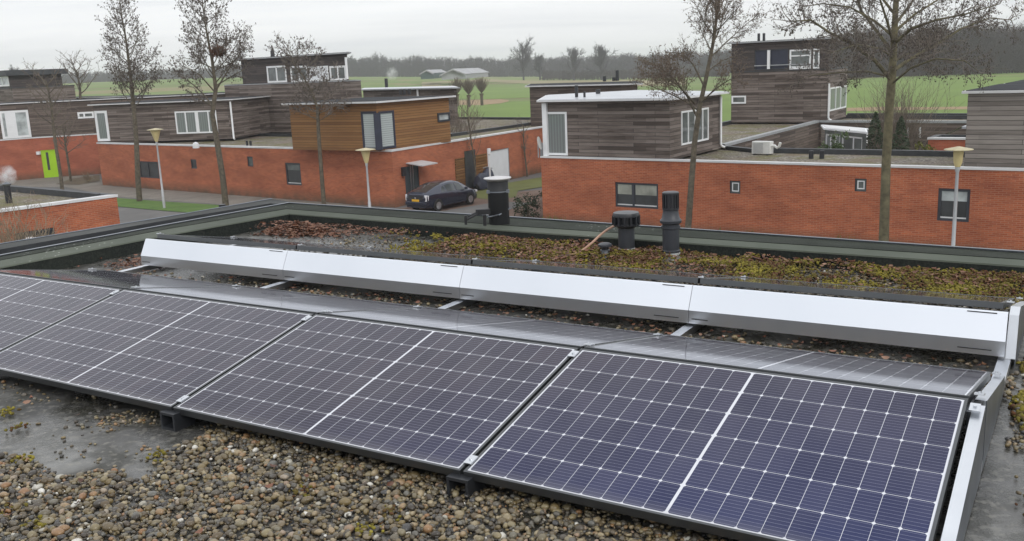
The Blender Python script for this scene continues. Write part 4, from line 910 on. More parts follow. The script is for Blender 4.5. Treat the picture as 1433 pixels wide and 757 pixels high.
for s in (-1, 1): b.cbox(Vector((fp.x+s*rr*.9, fp.y-rr*.5, zf(265.5))), .04, .03, .03)
b.build('clamp_ring', 'alu_dull', t, True)
b = MB(); zc = zf(297); b.tube([Vector((fp.x-rr*1.12, fp.y-rr*.5, zc-.03)), Vector((fp.x, fp.y-rr*1.1, zc+.0)), Vector((fp.x+rr*1.1, fp.y-rr*.2, zc+.05))], .008, 6); b.build('tie_wire', 'alu_dull', t)
b = MB(); yb = fp.y-.15; X0 = fp.x-rr; Xl = fp.x-46*fp.y/F
b.box((X0-.12, yb, zf(292)-.02), (.14, 0, 0), (0, .05, 0), (0, 0, .05)); b.tube([Vector((X0-.1, yb, zf(293))), Vector((Xl, yb-.05, zf(300)))], .011, 6); b.tube([Vector((X0-.1, yb, zf(291))), Vector((X0-.2, yb, zf(297)))], .01, 6)
b.box((Xl-.012, yb-.07, zf(306)), (.025, 0, 0), (0, .03, 0), (0, 0, zf(294)-zf(306))); b.box((X0-.05, yb-.1, zf(308)), (.03, 0, 0), (0, .03, 0), (0, 0, zf(293)-zf(308))); b.build('bracket', 'black_matt', t)
# cable
cp = [V(770, 365, .03), V(790, 360, .035), V(812, 352, .05)]
for x, y, z in ((827, 341, .11), (840, 329, .17), (852, 320, .21), (866, 313, .24)):
    cp.append(V(x, y, 0)*0+at(x, y, ZR+z))
def smoothpath(P, n=6):
    out = []
    for i in range(len(P)-1):
        a, b_, c, d = P[max(i-1, 0)], P[i], P[i+1], P[min(i+2, len(P)-1)]
        for k in range(n):
            s = k/n; out.append(.5*((2*b_)+(c-a)*s+(2*a-5*b_+4*c-d)*s*s+(3*b_-a-3*c+d)*s**3))
    return out+[P[-1]]
b = MB().tube(smoothpath(cp), .0105, 8); tag(b.build('cable', 'cable_tan', None, True), 'tan cable rising from the gravel to the wide capped vent', 'cable')
# ------------------------------------------------------------------ pebbles, moss and leaves
rng = np.random.default_rng(5)
def ico(sub):
    bm = bmesh.new(); bmesh.ops.create_icosphere(bm, subdivisions=sub, radius=1); bm.verts.ensure_lookup_table()
    V_ = np.array([v.co[:] for v in bm.verts]); T_ = np.array([[v.index for v in f.verts] for f in bm.faces]); bm.free(); return V_, T_
I1, I2 = ico(1), ico(2)
def scatter(pos, size, base, flat=(.5, .8), jit=.12, tiltmax=.5):
    Vb, Tb = base; n = len(pos); 
    ax = np.stack([size*rng.uniform(.85, 1.25, n), size*rng.uniform(.65, .95, n), size*rng.uniform(*flat, n)], 1)
    P = Vb[None]*ax[:, None]*(1+rng.normal(0, jit, (n, len(Vb), 1))*.6)
    yaw = rng.uniform(0, 2*PI, n); tl = rng.normal(0, tiltmax*.6, n)
    c, s = np.cos(tl), np.sin(tl); y, z = P[..., 1].copy(), P[..., 2].copy(); P[..., 1] = c[:, None]*y-s[:, None]*z; P[..., 2] = s[:, None]*y+c[:, None]*z
    c, s = np.cos(yaw), np.sin(yaw); x, y = P[..., 0].copy(), P[..., 1].copy(); P[..., 0] = c[:, None]*x-s[:, None]*y; P[..., 1] = s[:, None]*x+c[:, None]*y
    P += pos[:, None]; T = (Tb[None]+np.arange(n)[:, None, None]*len(Vb)).reshape(-1, 3)
    return P.reshape(-1, 3), T
def toworld(u, w, z): return np.array([ORG.x, ORG.y, ZR])+np.outer(u, np.array(UA))+np.outer(w, np.array(WA))+np.outer(z, [0, 0, 1])
def project(P):
    d = P-np.array(CAM); z = d@np.array(_f); return 716.5+F*(d@np.array(_R))/z, 378.5-F*(d@np.array(_U))/z
def inpoly(x, y, poly):
    ins = np.zeros(len(x), bool); n = len(poly)
    for i in range(n):
        (x0, y0), (x1, y1) = poly[i], poly[(i+1) % n]
        c = ((y0 > y) != (y1 > y)) & (x < (x1-x0)*(y-y0)/(y1-y0+1e-12)+x0); ins ^= c
    return ins
def nz(u, w, s, o=0): return np.array([noise.noise(Vector((a*s+o, b_*s-o, o*.7))) for a, b_ in zip(u, w)])
# outline of the bare wet felt in front of the panels (roof coordinates of its traced edge)
bare_px = [(-90, 560), (-90, 640), (0, 640), (60, 652), (110, 664), (170, 676), (205, 668), (232, 640), (262, 622), (300, 606), (350, 588), (385, 570), (345, 535), (240, 500), (100, 460), (-90, 440)]
bare = [loc(V(x, y)) for x, y in bare_px]
def field(n, u0, u1, w0, w1): return rng.uniform(u0, u1, n), rng.uniform(w0, w1, n)
Vs, Ts, off = [], [], 0
def add(P, T):
    global off
    Vs.append(P); Ts.append(T+off); off += len(P)
u, w = field(74000, -.6, 6.6, -3.0, -.95)
ux, wx = u+nz(u, w, 5, 3)*.12, w+nz(u, w, 5, 8)*.12
keep = ~inpoly(ux, wx, bare); 
keep &= ~((u < .0) & (w > -1.7))
n_ = len(u); lay = rng.uniform(0, 1, n_)
u, w, lay = u[keep], w[keep], lay[keep]
# only where the camera can see the stones (a margin around the frame)
x_, y_ = project(toworld(u, w, np.zeros(len(u)))); k_ = (x_ > -90) & (x_ < 1480) & (y_ < 850)
u, w, lay = u[k_], w[k_], lay[k_]
sz = rng.gamma(4.6, .00185, len(u)); sz = np.clip(sz, .003, .024)
P, T = scatter(toworld(u, w, sz*.4+lay*.016), sz, I2, (.5, .85), .10); add(P, T)
# few stones lying in the bare area
lone = [(40, 602, 9), (52, 604, 8), (130, 608, 9), (160, 602, 12), (140, 590, 7), (150, 588, 8), (128, 600, 7), (118, 648, 8), (148, 648, 6), (125, 610, 7), (165, 578, 7), (190, 575, 6), (180, 590, 7), (30, 655, 9), (250, 625, 5), (235, 602, 6), (12, 540, 8), (30, 556, 6), (60, 552, 6), (205, 588, 6), (215, 594, 6)]
for cx, cy, n_c, rad in ((165, 588, 70, 26), (200, 585, 55, 22), (140, 596, 24, 34), (20, 545, 16, 26), (25, 645, 30, 26), (60, 556, 12, 24), (210, 640, 26, 30), (120, 640, 22, 45), (300, 596, 26, 30), (90, 610, 8, 40)):
    uu, ww = [], []
    for _ in range(n_c):
        a = loc(V(cx+rnd.gauss(0, rad*.6), cy+rnd.gauss(0, rad*.25))); uu.append(a[0]); ww.append(a[1])
    uu, ww = np.array(uu), np.array(ww); s_ = np.clip(rng.gamma(8, .0010, len(uu)), .004, .015); P, T = scatter(toworld(uu, ww, s_*.35), s_, I2, (.45, .7), .1); add(P, T)
# under and between the rows, behind, and to the right
def band(n, u0, u1, w0, w1, dens=None, lo=.005, hi=.02, base=I1, h=.012):
    u, w = field(n, u0, u1, w0, w1)
    if dens is not None:
        k = rng.uniform(0, 1, n) < dens(u, w); u, w = u[k], w[k]
    s_ = np.clip(rng.gamma(8, .0014, len(u)), lo, hi); P, T = scatter(toworld(u, w, s_*.35+rng.uniform(0, h, len(u))), s_, base, (.5, .8), .1); add(P, T)
band(7000, -.1, 7.0, .95, 1.6, lambda u, w: np.clip(.5+nz(u, w, 1.5, 7)*1.2, .08, 1)*np.clip((1.5-w)/.25, .12, 1))  # stones thinned towards the deflectors, so the gap darkens as in shade
band(5000, -.1, 7.0, -1.0, -.6, lambda u, w: np.where(inpoly(u, w, bare), .05, 1.))
band(20000, -1.2, 6.2, 2.45, 3.5, lambda u, w: np.where(w < 2.95, .9, .6)*np.where(u > 5.0, .12, 1))
def rightd(u, w): 
    a = nz(u, w, 2.2, 5); return np.where((u < -.12) & (w > .7+a), .8, np.where(u < -.32, .45+a, .03+np.clip(a, 0, 1)*.4))
band(12000, -1.6, -.10, -1.6, 3.3, rightd)
gr = npmesh('gravel', np.concatenate(Vs), np.concatenate(Ts), 'pebble'); tag(gr, 'loose round gravel of mixed brown and grey pebbles covering the flat roof', 'gravel', kind='stuff')
# moss tufts
def heap(u, w): return np.clip((w-2.8)/.4, 0, 1)*.045*(1+.8*nz(u, w, 3.2, 2))
Vs, Ts, off = [], [], 0
u, w = field(60000, -1.6, 5.6, 2.7, 3.66)
den = np.clip(.72+nz(u, w, 2.0, 1)*1.1+nz(u, w, 7.0, 3)*.8-np.clip((u-2.2)/3.2, 0, 1)*.45, 0, 1)*np.clip((w-2.66)/.16+nz(u, w, 5, 6)*.6, 0, 1)
den *= np.where(u > 5.2, .1, 1); k = rng.uniform(0, 1, len(u)) < den*.75; u, w = u[k], w[k]
s_ = rng.uniform(.004, .014, len(u)); P, T = scatter(toworld(u, w, heap(u, w)+rng.uniform(0, .02, len(u))), s_, I1, (.6, 1.1), .35); add(P, T)
for (uc, wc, ru, n_) in [(-.22, .85, .16, 900), (-.20, 1.3, .2, 900), (-.2, 2.2, .35, 900), (-.36, -.12, .13, 700), (-.40, .35, .15, 300)]:
    uu, ww = rng.normal(uc, .05, n_), rng.normal(wc, ru, n_); kk = uu < -.13+.04*np.sin(ww*9); uu, ww = uu[kk], ww[kk]
    P, T = scatter(toworld(uu, ww, rng.uniform(0, .02, len(uu))), rng.uniform(.008, .02, len(uu)), I1, (.5, 1.), .35); add(P, T)
for _ in range(26):    # small cushions among the foreground stones
    a = (rng.uniform(0, 5), rng.uniform(-2.6, -1.15)); n_ = int(rng.uniform(12, 40)); uu, ww = rng.normal(a[0], .025, n_), rng.normal(a[1], .025, n_)
    P, T = scatter(toworld(uu, ww, rng.uniform(.012, .03, n_)), rng.uniform(.005, .011, n_), I1, (.5, 1.), .35); add(P, T)
tag(npmesh('moss', np.concatenate(Vs), np.concatenate(Ts), 'moss'), 'yellow green and rusty moss cushions along the far roof edge', 'moss', kind='stuff')
# leaves
def leaves(u, w, z, s):
    n = len(u); P0 = toworld(u, w, z); a = rng.uniform(0, 2*PI, n); t1 = rng.normal(0, .5, n); cur = rng.uniform(.1, .5, n)
    base = np.array([[-1, 0, 0], [-.4, -.45, 0], [.4, -.4, 0], [1, 0, 0], [.4, .4, 0], [-.4, .45, 0], [-.4, 0, -.12], [.4, 0, -.12]], float)
    Q = base[None]*s[:, None, None]; Q = Q.copy(); Q[..., 2] += (base[None, :, 0]**2)*cur[:, None]*s[:, None]
    c, si = np.cos(t1), np.sin(t1); y, zz = Q[..., 1].copy(), Q[..., 2].copy(); Q[..., 1] = c[:, None]*y-si[:, None]*zz; Q[..., 2] = si[:, None]*y+c[:, None]*zz
    c, si = np.cos(a), np.sin(a); x, y = Q[..., 0].copy(), Q[..., 1].copy(); Q[..., 0] = c[:, None]*x-si[:, None]*y; Q[..., 1] = si[:, None]*x+c[:, None]*y
    Q += P0[:, None]; F_ = np.array([[0, 1, 6], [1, 2, 7], [1, 7, 6], [2, 3, 7], [3, 4, 7], [4, 5, 6], [4, 6, 7], [5, 0, 6]])
    return Q.reshape(-1, 3), (F_[None]+np.arange(n)[:, None, None]*8).reshape(-1, 3)
Vs, Ts, off = [], [], 0
u, w = field(15000, -1.4, 7.3, 2.75, 3.7); den = np.clip(.05+nz(u, w, 1.6, 4)*.9+np.clip((w-3.1)/.3, 0, 1)*.3+np.clip((u-.8)/2.2, 0, 1)*.45, 0, 1); den = np.where((u > 4.75) & (u < 5.35), .05, den)
den = np.where((u > 5.35), np.clip((w-3.15)/.3, 0, 1)*.7, den); k = rng.uniform(0, 1, len(u)) < den*.75; u, w = u[k], w[k]
P, T = leaves(u, w, heap(u, w)+.012+rng.uniform(0, .022, len(u)), rng.uniform(.010, .024, len(u))); add(P, T)
n_ = 1100; uu, ww = 6.8+rng.normal(0, .3, n_), 3.5+rng.normal(0, .14, n_); kk = (ww < 3.72) & (uu < 7.25); uu, ww = uu[kk], ww[kk]      # pile blown into the corner
hp = .10*np.exp(-((uu-6.9)/.28)**2-((ww-3.6)/.18)**2); P, T = leaves(uu, ww, hp*rng.uniform(.3, 1, len(uu))+.01, rng.uniform(.016, .034, len(uu))); add(P, T)
n_ = 260; uu, ww = 7.1+rng.normal(0, .14, n_), 1.75+rng.normal(0, .2, n_); P, T = leaves(uu, ww, rng.uniform(.005, .03, n_), rng.uniform(.014, .03, n_)); add(P, T)
n_ = 500; uu, ww = rng.uniform(0, 7, n_), rng.uniform(1.05, 1.5, n_); P, T = leaves(uu, ww, rng.uniform(.015, .035, n_), rng.uniform(.012, .024, n_)); add(P, T)
n_ = 60; uu, ww = rng.uniform(0, 5, n_), rng.uniform(-2.6, -1.1, n_); P, T = leaves(uu, ww, rng.uniform(.03, .045, n_), rng.uniform(.012, .024, n_)); add(P, T)
tag(npmesh('fallen_leaves', np.concatenate(Vs), np.concatenate(Ts), 'dead_leaf', False), 'reddish brown dead leaves blown against the far roof edge', 'fallen leaves', kind='stuff')
# ------------------------------------------------------------------ trees
def rv(r): return Vector((r.gauss(0, 1), r.gauss(0, 1), r.gauss(0, 1))).normalized()
def branch(b, p, d, L, r0, r1, r, seg, k, up=.12, wob=.12):
    pts = [Vector(p)]; d = Vector(d).normalized()
    for i in range(seg):
        d = (d+rv(r)*wob+Vector((0, 0, up))).normalized(); pts.append(pts[-1]+d*(L/seg))
    b.tube(pts, [r0+(r1-r0)*i/seg for i in range(seg+1)], k, cap=False); return pts
def along(pts, t):
    f = t*(len(pts)-1); i = min(int(f), len(pts)-2); return pts[i].lerp(pts[i+1], f-i), (pts[i+1]-pts[i]).normalized()
def side_dir(d, r, ang):
    o = d.orthogonal().normalized(); q = d.cross(o); a = r.uniform(0, 2*PI); s = o*math.cos(a)+q*math.sin(a); return (d*math.cos(ang)+s*math.sin(ang)).normalized()
def finetree(root, trunk, tr, limbs, seed, dens=1., twigL=.5, cone=.03, nb=7, ntw=7, barkm='bark', twigm='twig', conem='cones', conen=2.2, droop=0., tkr=.006):
    """trunk: list of points; tr: radii; limbs: list of (points, r0)"""
    r = random.Random(seed); bt = MB(); bt.tube(trunk, tr, 10); bw = MB(); bc = MB()
    for pts, r0 in limbs:
        bt.tube(pts, [r0*(1-.8*i/(len(pts)-1)) for i in range(len(pts))], 6, cap=False)
        L = sum((pts[i+1]-pts[i]).length for i in range(len(pts)-1)); n = max(3, int(L*nb*dens*.62))
        for j in range(n):
            t = r.uniform(.16, 1.); p, d = along(pts, t); dd = side_dir(d, r, r.uniform(.5, 1.15)); bl = r.uniform(.45, 1.)*(.42+.22*L)*(1.15-t*.6)
            sp = branch(bw, p, dd, bl, max(tkr*1.5, r0*.24), tkr, r, 5, 4, up=.05-droop*.1)
            for q in range(max(2, int(bl*ntw*dens))):
                t2 = r.uniform(.2, 1.); p2, d2 = along(sp, t2); tl = r.uniform(.5, 1.)*twigL
                tp = branch(bw, p2, side_dir(d2, r, r.uniform(.4, 1.2)), tl, tkr*1.3, tkr*.7, r, 3, 3, up=.08-droop*.25, wob=.22)
                for z in range(int(conen+r.random())):
                    pc, _ = along(tp, r.uniform(.35, 1)); bc.blob(pc+rv(r)*.035-Vector((0, 0, .02)), cone*r.uniform(.6, 1.35), (1, 1, r.uniform(.8, 1.6)))
                if r.random() < .5:
                    branch(bw, along(tp, .5)[0], side_dir((tp[1]-tp[0]).normalized(), r, .7), tl*.5, tkr, tkr*.6, r, 2, 3, wob=.2)
    bt.build('trunk', barkm, root, True); bw.build('crown', twigm, root)
    if len(bc.v) > 6*900: bc.build('cones' if conem == 'cones' else 'dry_leaves', conem, root)
def pxpath(base_d, pts, xo=0):     # points in the plane through a distance facing the camera
    out = []
    for q in pts:
        x, y = q[0], q[1]; dd = q[2] if len(q) > 2 else 0; k = ray(x, y); out.append(CAM+k*((base_d+dd)/k.y))
    return out
def autolimbs(trunk, r, z0, n, Lf, ang=(.6, 1.1), up=.09, r0=.04):
    out = []; tot = len(trunk)-1; zs = [p.z for p in trunk]
    for i in range(n):
        z = z0+(zs[-1]-z0)*((i+.5*r.random())/n); 
        for j in range(tot):
            if zs[j] <= z <= zs[j+1]: p = trunk[j].lerp(trunk[j+1], (z-zs[j])/(zs[j+1]-zs[j])); break
        a = i*2.4+r.uniform(-.5, .5); e = r.uniform(*ang); d = Vector((math.cos(a)*math.sin(e), math.sin(a)*math.sin(e), math.cos(e)))
        L = Lf((z-z0)/(zs[-1]-z0))*r.uniform(.75, 1.15); pts = [p]
        for k in range(6): d = (d+rv(r)*.13+Vector((0, 0, up))).normalized(); pts.append(pts[-1]+d*L/6)
        out.append((pts, r0*(.5+.5*L/ (Lf(.2)+.01))))
    return out
r = random.Random(3)
# big alder on the right
D = 27.0; base = dep(1233, D); tk = [Vector((base.x, base.y, 0))]+pxpath(D, [(1237, 330), (1240, 230), (1244, 160), (1248, 110), (1251, 60), (1254, 0), (1258, -60), (1262, -130)])
t = thing('alder_tree', base, 'large bare alder tree with thick mossy trunk in front of the long brick wall', 'tree')
limbs = [(pxpath(D, a), rr_) for a, rr_ in [
    ([(1247, 112), (1225, 85, -.4), (1190, 60, -.8), (1160, 45, -1.2), (1135, 28, -1.4), (1105, 30, -1.5)], .065), ([(1248, 100), (1270, 85, .4), (1310, 62, .9), (1345, 40, 1.3), (1385, 25, 1.6), (1415, 28, 1.8)], .06),
    ([(1249, 75), (1232, 50, .5), (1205, 15, 1), (1190, -30, 1.2), (1180, -70, 1.3)], .055), ([(1250, 62), (1275, 40, -.6), (1310, 28, -1.2), (1350, 20, -1.6), (1400, 5, -1.9)], .055),
    ([(1248, 108), (1215, 100, .8), (1180, 101, 1.5), (1140, 105, 2.0), (1115, 112, 2.3)], .035), ([(1247, 118), (1275, 95, -1.), (1310, 82, -1.8), (1350, 85, -2.4), (1370, 100, -2.7)], .035),
    ([(1250, 60), (1240, 25, -1.2), (1225, -20, -1.9), (1215, -60, -2.2)], .045), ([(1252, 35), (1275, 5, 1.1), (1295, -40, 1.6), (1310, -80, 1.9)], .045),
    ([(1252, 20), (1225, -15, .6), (1195, -60, 1.), (1180, -100, 1.2)], .04), ([(1253, 5), (1285, -30, -.7), (1320, -80, -1.2)], .04), ([(1248, 90), (1262, 78, 1.5), (1290, 70, 2.5), (1330, 72, 3.2)], .035),
    ([(1249, 80), (1232, 68, -1.5), (1200, 62, -2.6), (1160, 75, -3.2)], .035), ([(1255, -20), (1235, -70, -.6), (1220, -120, -.8)], .03), ([(1256, -50), (1280, -100, .6)], .03), ([(1249, 50), (1225, 30, .2), (1190, 10, .3), (1150, 5, .4), (1120, 10, .4)], .04),
    ([(1251, 45), (1280, 20, .2), (1320, -5, .4), (1370, -20, .5)], .045)]]
finetree(t, tk, [.15, .14, .125, .12, .115, .09, .075, .06, .03], limbs, 11, dens=1.3, twigL=.42, cone=.0165, barkm='bark_green', conen=3.6, nb=10, ntw=10, tkr=.0034)
# leaning alder by the timber box
D = 33.0; base = dep(960, D); tk = [Vector((base.x, base.y, 0))]+pxpath(D, [(963, 318), (968, 250), (972, 200), (979, 150), (988, 110), (998, 60), (1005, 10), (1010, -40), (1014, -90)])
t = thing('alder_tree', base, 'slim leaning alder tree in front of the shiny roofed timber box', 'tree')
limbs = [(pxpath(D, a), rr_) for a, rr_ in [([(976, 165), (962, 135, -.3), (945, 112, -.6), (925, 95, -.8), (905, 85, -1)], .045), ([(978, 155), (960, 142, .4), (935, 130, .8), (905, 118, 1.1), (895, 112, 1.2)], .035), ([(985, 120), (970, 90, .5), (955, 75, .9), (930, 72, 1.3)], .035),
    ([(990, 100), (1010, 85, .5), (1030, 78, .9)], .03), ([(972, 145), (950, 120, -1), (930, 108, -1.6), (912, 104, -2)], .035), ([(980, 145), (1000, 125, -.6), (1020, 112, -1), (1035, 108, -1.2)], .03)]]
limbs += autolimbs(tk, random.Random(5), 6.6, 22, lambda f: 1.7*(1-.65*f)+.25, r0=.028)
finetree(t, tk, [.12, .115, .105, .095, .085, .07, .055, .04, .025, .015], limbs, 12, dens=1.6, twigL=.38, cone=.016, twigm='twig_red', conem='leaf_brown', conen=2.6, nb=10, ntw=10, tkr=.0038)
# two alders on the lawn
D = 54.; base = dep(195, D); tk = [Vector((base.x, base.y, 0))]+pxpath(D, [(193, 250), (191, 200), (188, 160), (183, 110), (177, 60), (171, 25), (168, 4)])
t = thing('alder_tree', base, 'slender bare alder tree on the lawn left of the street lamp', 'tree')
limbs = autolimbs(tk, random.Random(8), 5.2, 38, lambda f: 2.1*(1-.75*f)+.4, (.7, 1.2), .11, .03)
finetree(t, tk, [.16, .15, .135, .12, .09, .055, .03, .012], limbs, 13, dens=1.2, twigL=.45, cone=.029, nb=8, ntw=8, conen=2.0, tkr=.0045)
D = 50.; base = dep(316, D); tk = [Vector((base.x, base.y, 0))]+pxpath(D, [(312, 250), (304, 200), (297, 160), (302, 125), (297, 85), (290, 50), (284, 10), (280, -30)])
t = thing('alder_tree', base, 'bare alder tree with a bird nest, right of the left street lamp', 'tree')
limbs = [(pxpath(D, a), rr_) for a, rr_ in [([(297, 148), (285, 132, .5), (270, 118, .8), (250, 105, 1.), (236, 98, 1.2)], .05), ([(300, 130), (318, 100, -.3), (332, 80, -.5), (345, 62, -.6)], .05), ([(298, 150), (280, 138, -.6), (262, 130, -1)], .04), ([(302, 120), (322, 108, .5), (340, 98, .8), (350, 85, 1)], .04),
    ([(300, 128), (280, 105, -.8), (262, 95, -1.2), (245, 92, -1.5)], .04), ([(295, 80), (312, 65, .5), (335, 50, .8)], .035), ([(297, 95), (275, 85, .4), (255, 80, .5)], .035), ([(298, 100), (320, 90, 0), (338, 78, .1)], .035)]]
limbs += autolimbs(tk, random.Random(9), 6.4, 28, lambda f: 2.3*(1-.6*f)+.35, (.75, 1.25), .10, .03)
finetree(t, tk, [.17, .155, .145, .13, .10, .075, .05, .03, .015], limbs, 14, dens=1.25, twigL=.45, cone=.029, nb=8, ntw=8, conen=2.0, tkr=.0045)
np_ = pxpath(D, [(306, 72, -.1)])[0]; b = MB(); rr_ = random.Random(4)
for _ in range(420): p = np_+Vector((rr_.gauss(0, .16), rr_.gauss(0, .15), rr_.gauss(0, .11))); dv = rv(rr_)*.2; b.tube([p-dv, p+dv], .012, 3, False)
tag(b.build('bird_nest', 'nest_brown'), 'brown twig nest of a bird high in the alder tree', 'bird nest')
# smaller street trees
D = 47.; base = dep(454, D); tk = [Vector((base.x, base.y, 0))]+pxpath(D, [(452, 270), (449, 230), (446, 190), (444, 150), (436, 128), (425, 108), (412, 92), (404, 70)])
t = thing('young_tree', base, 'thin young tree with sparse brown crown before the orange timber box', 'tree')
limbs = autolimbs(tk, random.Random(10), 4.4, 30, lambda f: 1.9*(1-.35*f), (.8, 1.4), .05, .025)
finetree(t, tk, [.12, .11, .10, .095, .07, .05, .035, .02, .01], limbs, 15, dens=1.15, twigL=.4, cone=.028, nb=8, ntw=9, twigm='twig', conem='cones', conen=1.4, tkr=.006)
D = 61.; base = dep(87, D); tk = [Vector((base.x, base.y, 0))]+pxpath(D, [(84, 240), (79, 210), (75, 180), (72, 150), (68, 130), (64, 112)])
t = thing('young_tree', base, 'thin bare tree left of the green door, crown against the horizon', 'tree')
limbs = autolimbs(tk, random.Random(12), 3.9, 18, lambda f: 2.4*(1-.3*f), (.8, 1.25), .1, .04)
finetree(t, tk, [.12, .11, .10, .09, .07, .05, .03], limbs, 16, dens=1.1, twigL=.5, cone=.045, nb=4, ntw=5, twigm='twig_red', conen=1.2, tkr=.008)
D = 67.; base = dep(99, D); tk = [Vector((base.x, base.y, 0))]+pxpath(D, [(96, 230), (92, 206), (90, 190), (88, 178)])
t = thing('young_tree', base, 'small round crowned bare tree beside the green door', 'tree')
limbs = autolimbs(tk, random.Random(13), 2.0, 14, lambda f: 1.6*(1-.3*f), (.8, 1.2), .08, .035)
finetree(t, tk, [.09, .08, .07, .05, .03], limbs, 17, dens=1.4, twigL=.45, cone=.03, nb=5, ntw=5, twigm='twig_red', conen=.6, tkr=.007)
D = 56.; base = dep(112, D); tk = [Vector((base.x, base.y, 0))]+pxpath(D, [(112, 140), (110, 120), (108, 100)])
D = 75.; base = dep(112, D); tk = [Vector((base.x, base.y, 0))]+pxpath(D, [(113, 160), (112, 125), (108, 102), (100, 88)])
t = thing('alder_tree', base, 'bare tree rising behind the grey timber box at far left', 'tree')
finetree(t, tk, [.16, .12, .09, .06, .02], autolimbs(tk, random.Random(14), 6.0, 18, lambda f: 2.2*(1-.5*f), (.7, 1.2), .1, .04), 18, dens=1.1, twigL=.55, cone=.04, nb=4, ntw=5, conen=1.6, tkr=.01)
D = 52.5; base = dep(668, D); tk = [Vector((base.x, base.y, 0))]+pxpath(D, [(665, 235), (660, 200), (656, 170), (653, 140)])
t = thing('sapling', base, 'spindly bare sapling by the slatted timber panel', 'sapling')
finetree(t, tk, [.05, .04, .035, .025, .01], autolimbs(tk, random.Random(15), 1.6, 12, lambda f: 1.5*(1-.4*f), (.3, .8), .1, .02), 19, dens=.5, twigL=.4, nb=4, ntw=4, twigm='twig_red', conen=0, tkr=.006)
w = cbk.walls[cbk.face(735, 215)]; s, z = w.hit(733, 245); base = w.P(s, 0, .25); tk = [base, w.P(s-.1, 1.2, .2), w.P(s-.2, 2.2, .2), w.P(s-.25, 3.2, .25)]
t = thing('climbing_plant', base, 'bare climbing plant on the brick wall right of the white garage door', 'plant')
finetree(t, tk, [.06, .05, .04, .02], autolimbs(tk, random.Random(16), .6, 10, lambda f: .8, (.3, .9), .1, .02), 20, dens=.5, twigL=.35, nb=4, ntw=4, twigm='twig_red', conen=.4, conem='leaf_brown', tkr=.007)
# bushes
def bush(label, c, h, rad, seed, n=40, mat='twig_pale', name='bare_bush', tk=.006):
    r = random.Random(seed); t = thing(name, c, label, 'bush'); b = MB()
    for i in range(n):
        a = r.uniform(0, 2*PI); e = r.uniform(0, .75); d = Vector((math.cos(a)*math.sin(e)*rad/h*1.6, math.sin(a)*math.sin(e)*rad/h*1.6, math.cos(e)))
        p = branch(b, Vector(c)+Vector((r.gauss(0, .12), r.gauss(0, .12), 0)), d, h*r.uniform(.6, 1.05), .014, .005, r, 6, 4, up=.02, wob=.14)
        for q in range(9):
            pp_, d_ = along(p, r.uniform(.25, 1)); s2 = branch(b, pp_, side_dir(d_, r, .6), h*r.uniform(.12, .3), tk, tk*.6, r, 3, 3, wob=.2)
            if r.random() < .6: branch(b, along(s2, .5)[0], side_dir(d_, r, .8), h*.12, tk*.8, tk*.5, r, 2, 3, wob=.2)
    b.build('branches', mat, t); return t
c = dep(1252, 46); bush('tall bare twiggy bush rising from the courtyard behind the big alder trunk', c, 4.9, 1.7, 31, 120, 'twig_red', tk=.006)
c = dep(36, 28.3); bush('tangled pale bare bush in front of the low brick garage', c, 3.2, 2.8, 32, 90, 'twig_pale', tk=.008)
c = dep(100, 66); bush('low dry shrub in the bed beside the green door', c+Vector((1.2, 0, 0)), .6, 1.0, 33, 20, 'twig_pale', tk=.008)
c = dep(640, 62); bush('pale bare bush behind the right end of the orange timber box', Vector((c.x, c.y, 0)), 4.6, 1.8, 34, 50, 'twig_red', tk=.01)
def leafy(label, c, h, rad, seed, n=900, mat='leaf_green', name='green_shrub', s=.07, cone=False, z0=.2):
    r = random.Random(seed); t = thing(name, c, label, 'shrub'); b = MB(); c = Vector(c); b.tube([c, c+Vector((0, 0, h*.8))], [.05, .02], 6); b.build('stem', 'bark', t)
    b = MB()
    cl = [Vector((r.gauss(0, .45)*rad, r.gauss(0, .45)*rad, z0+r.uniform(.1, 1)*(h-z0))) for _ in range(26)]
    for i in range(n):
        if cone: z = z0+(h-z0)*r.random()**1.3; f = (1-(z-z0)/(h-z0))**.7; a = r.uniform(0, 2*PI); q = rad*f*math.sqrt(r.uniform(.3, 1.1)); p = c+Vector((q*math.cos(a), q*math.sin(a), z))
        else: k = r.choice(cl); p = c+k+rv(r)*rad*.35*r.random()
        d1 = rv(r)*s*r.uniform(.6, 1.3); d2 = rv(r)*s*.6; b.face([p-d1, p+d2, p+d1, p-d2])
    b.build('foliage', mat, t); return t
leafy('bushy green shrub in front of the white conservatory', dep(1162, 40.5), 3.5, .75, 41, 1500)
leafy('dark conifer left of the big alder trunk in the courtyard', dep(1221, 42), 3.95, .85, 42, 2600, 'conifer_green', 'conifer', .06, True)
leafy('dark conifer right of the big alder trunk in the courtyard', dep(1256, 41), 3.8, .8, 43, 2600, 'conifer_green', 'conifer', .06, True)
leafy('yellowish shrub beside the red brick outbuilding', dep(1291, 39), 3.0, .5, 44, 500, 'leaf_moss', 'shrub')
leafy('low hedge plant at the foot of the long brick house near its left corner', dep(763, 41.5)+Vector((-.75, .5, 0)), .95, .7, 45, 1500, 'conifer_green', s=.05, z0=.0)
# row of low weeds at the foot of the brick front
b = MB(); rr_ = random.Random(6)
for i in range(900):
    s = rr_.uniform(0, 22)
    if noise.noise(Vector((s*.5, 3, 0))) < -.1: continue
    q = A0+dA*s-nA*rr_.uniform(.05, .3); p = Vector((q.x, q.y, 0)); hh = rr_.uniform(.08, .38)*(1.2+noise.noise(Vector((s*.9, 0, 0)))); d = rv(rr_)*.12; b.face([p-d.xyz*.3, p+Vector((.05, 0, .02)), p+Vector((d.x, d.y, hh))])
tag(b.build('weeds', 'leaf_moss'), 'thin strip of weeds along the foot of the long brick wall', 'weeds', kind='stuff')
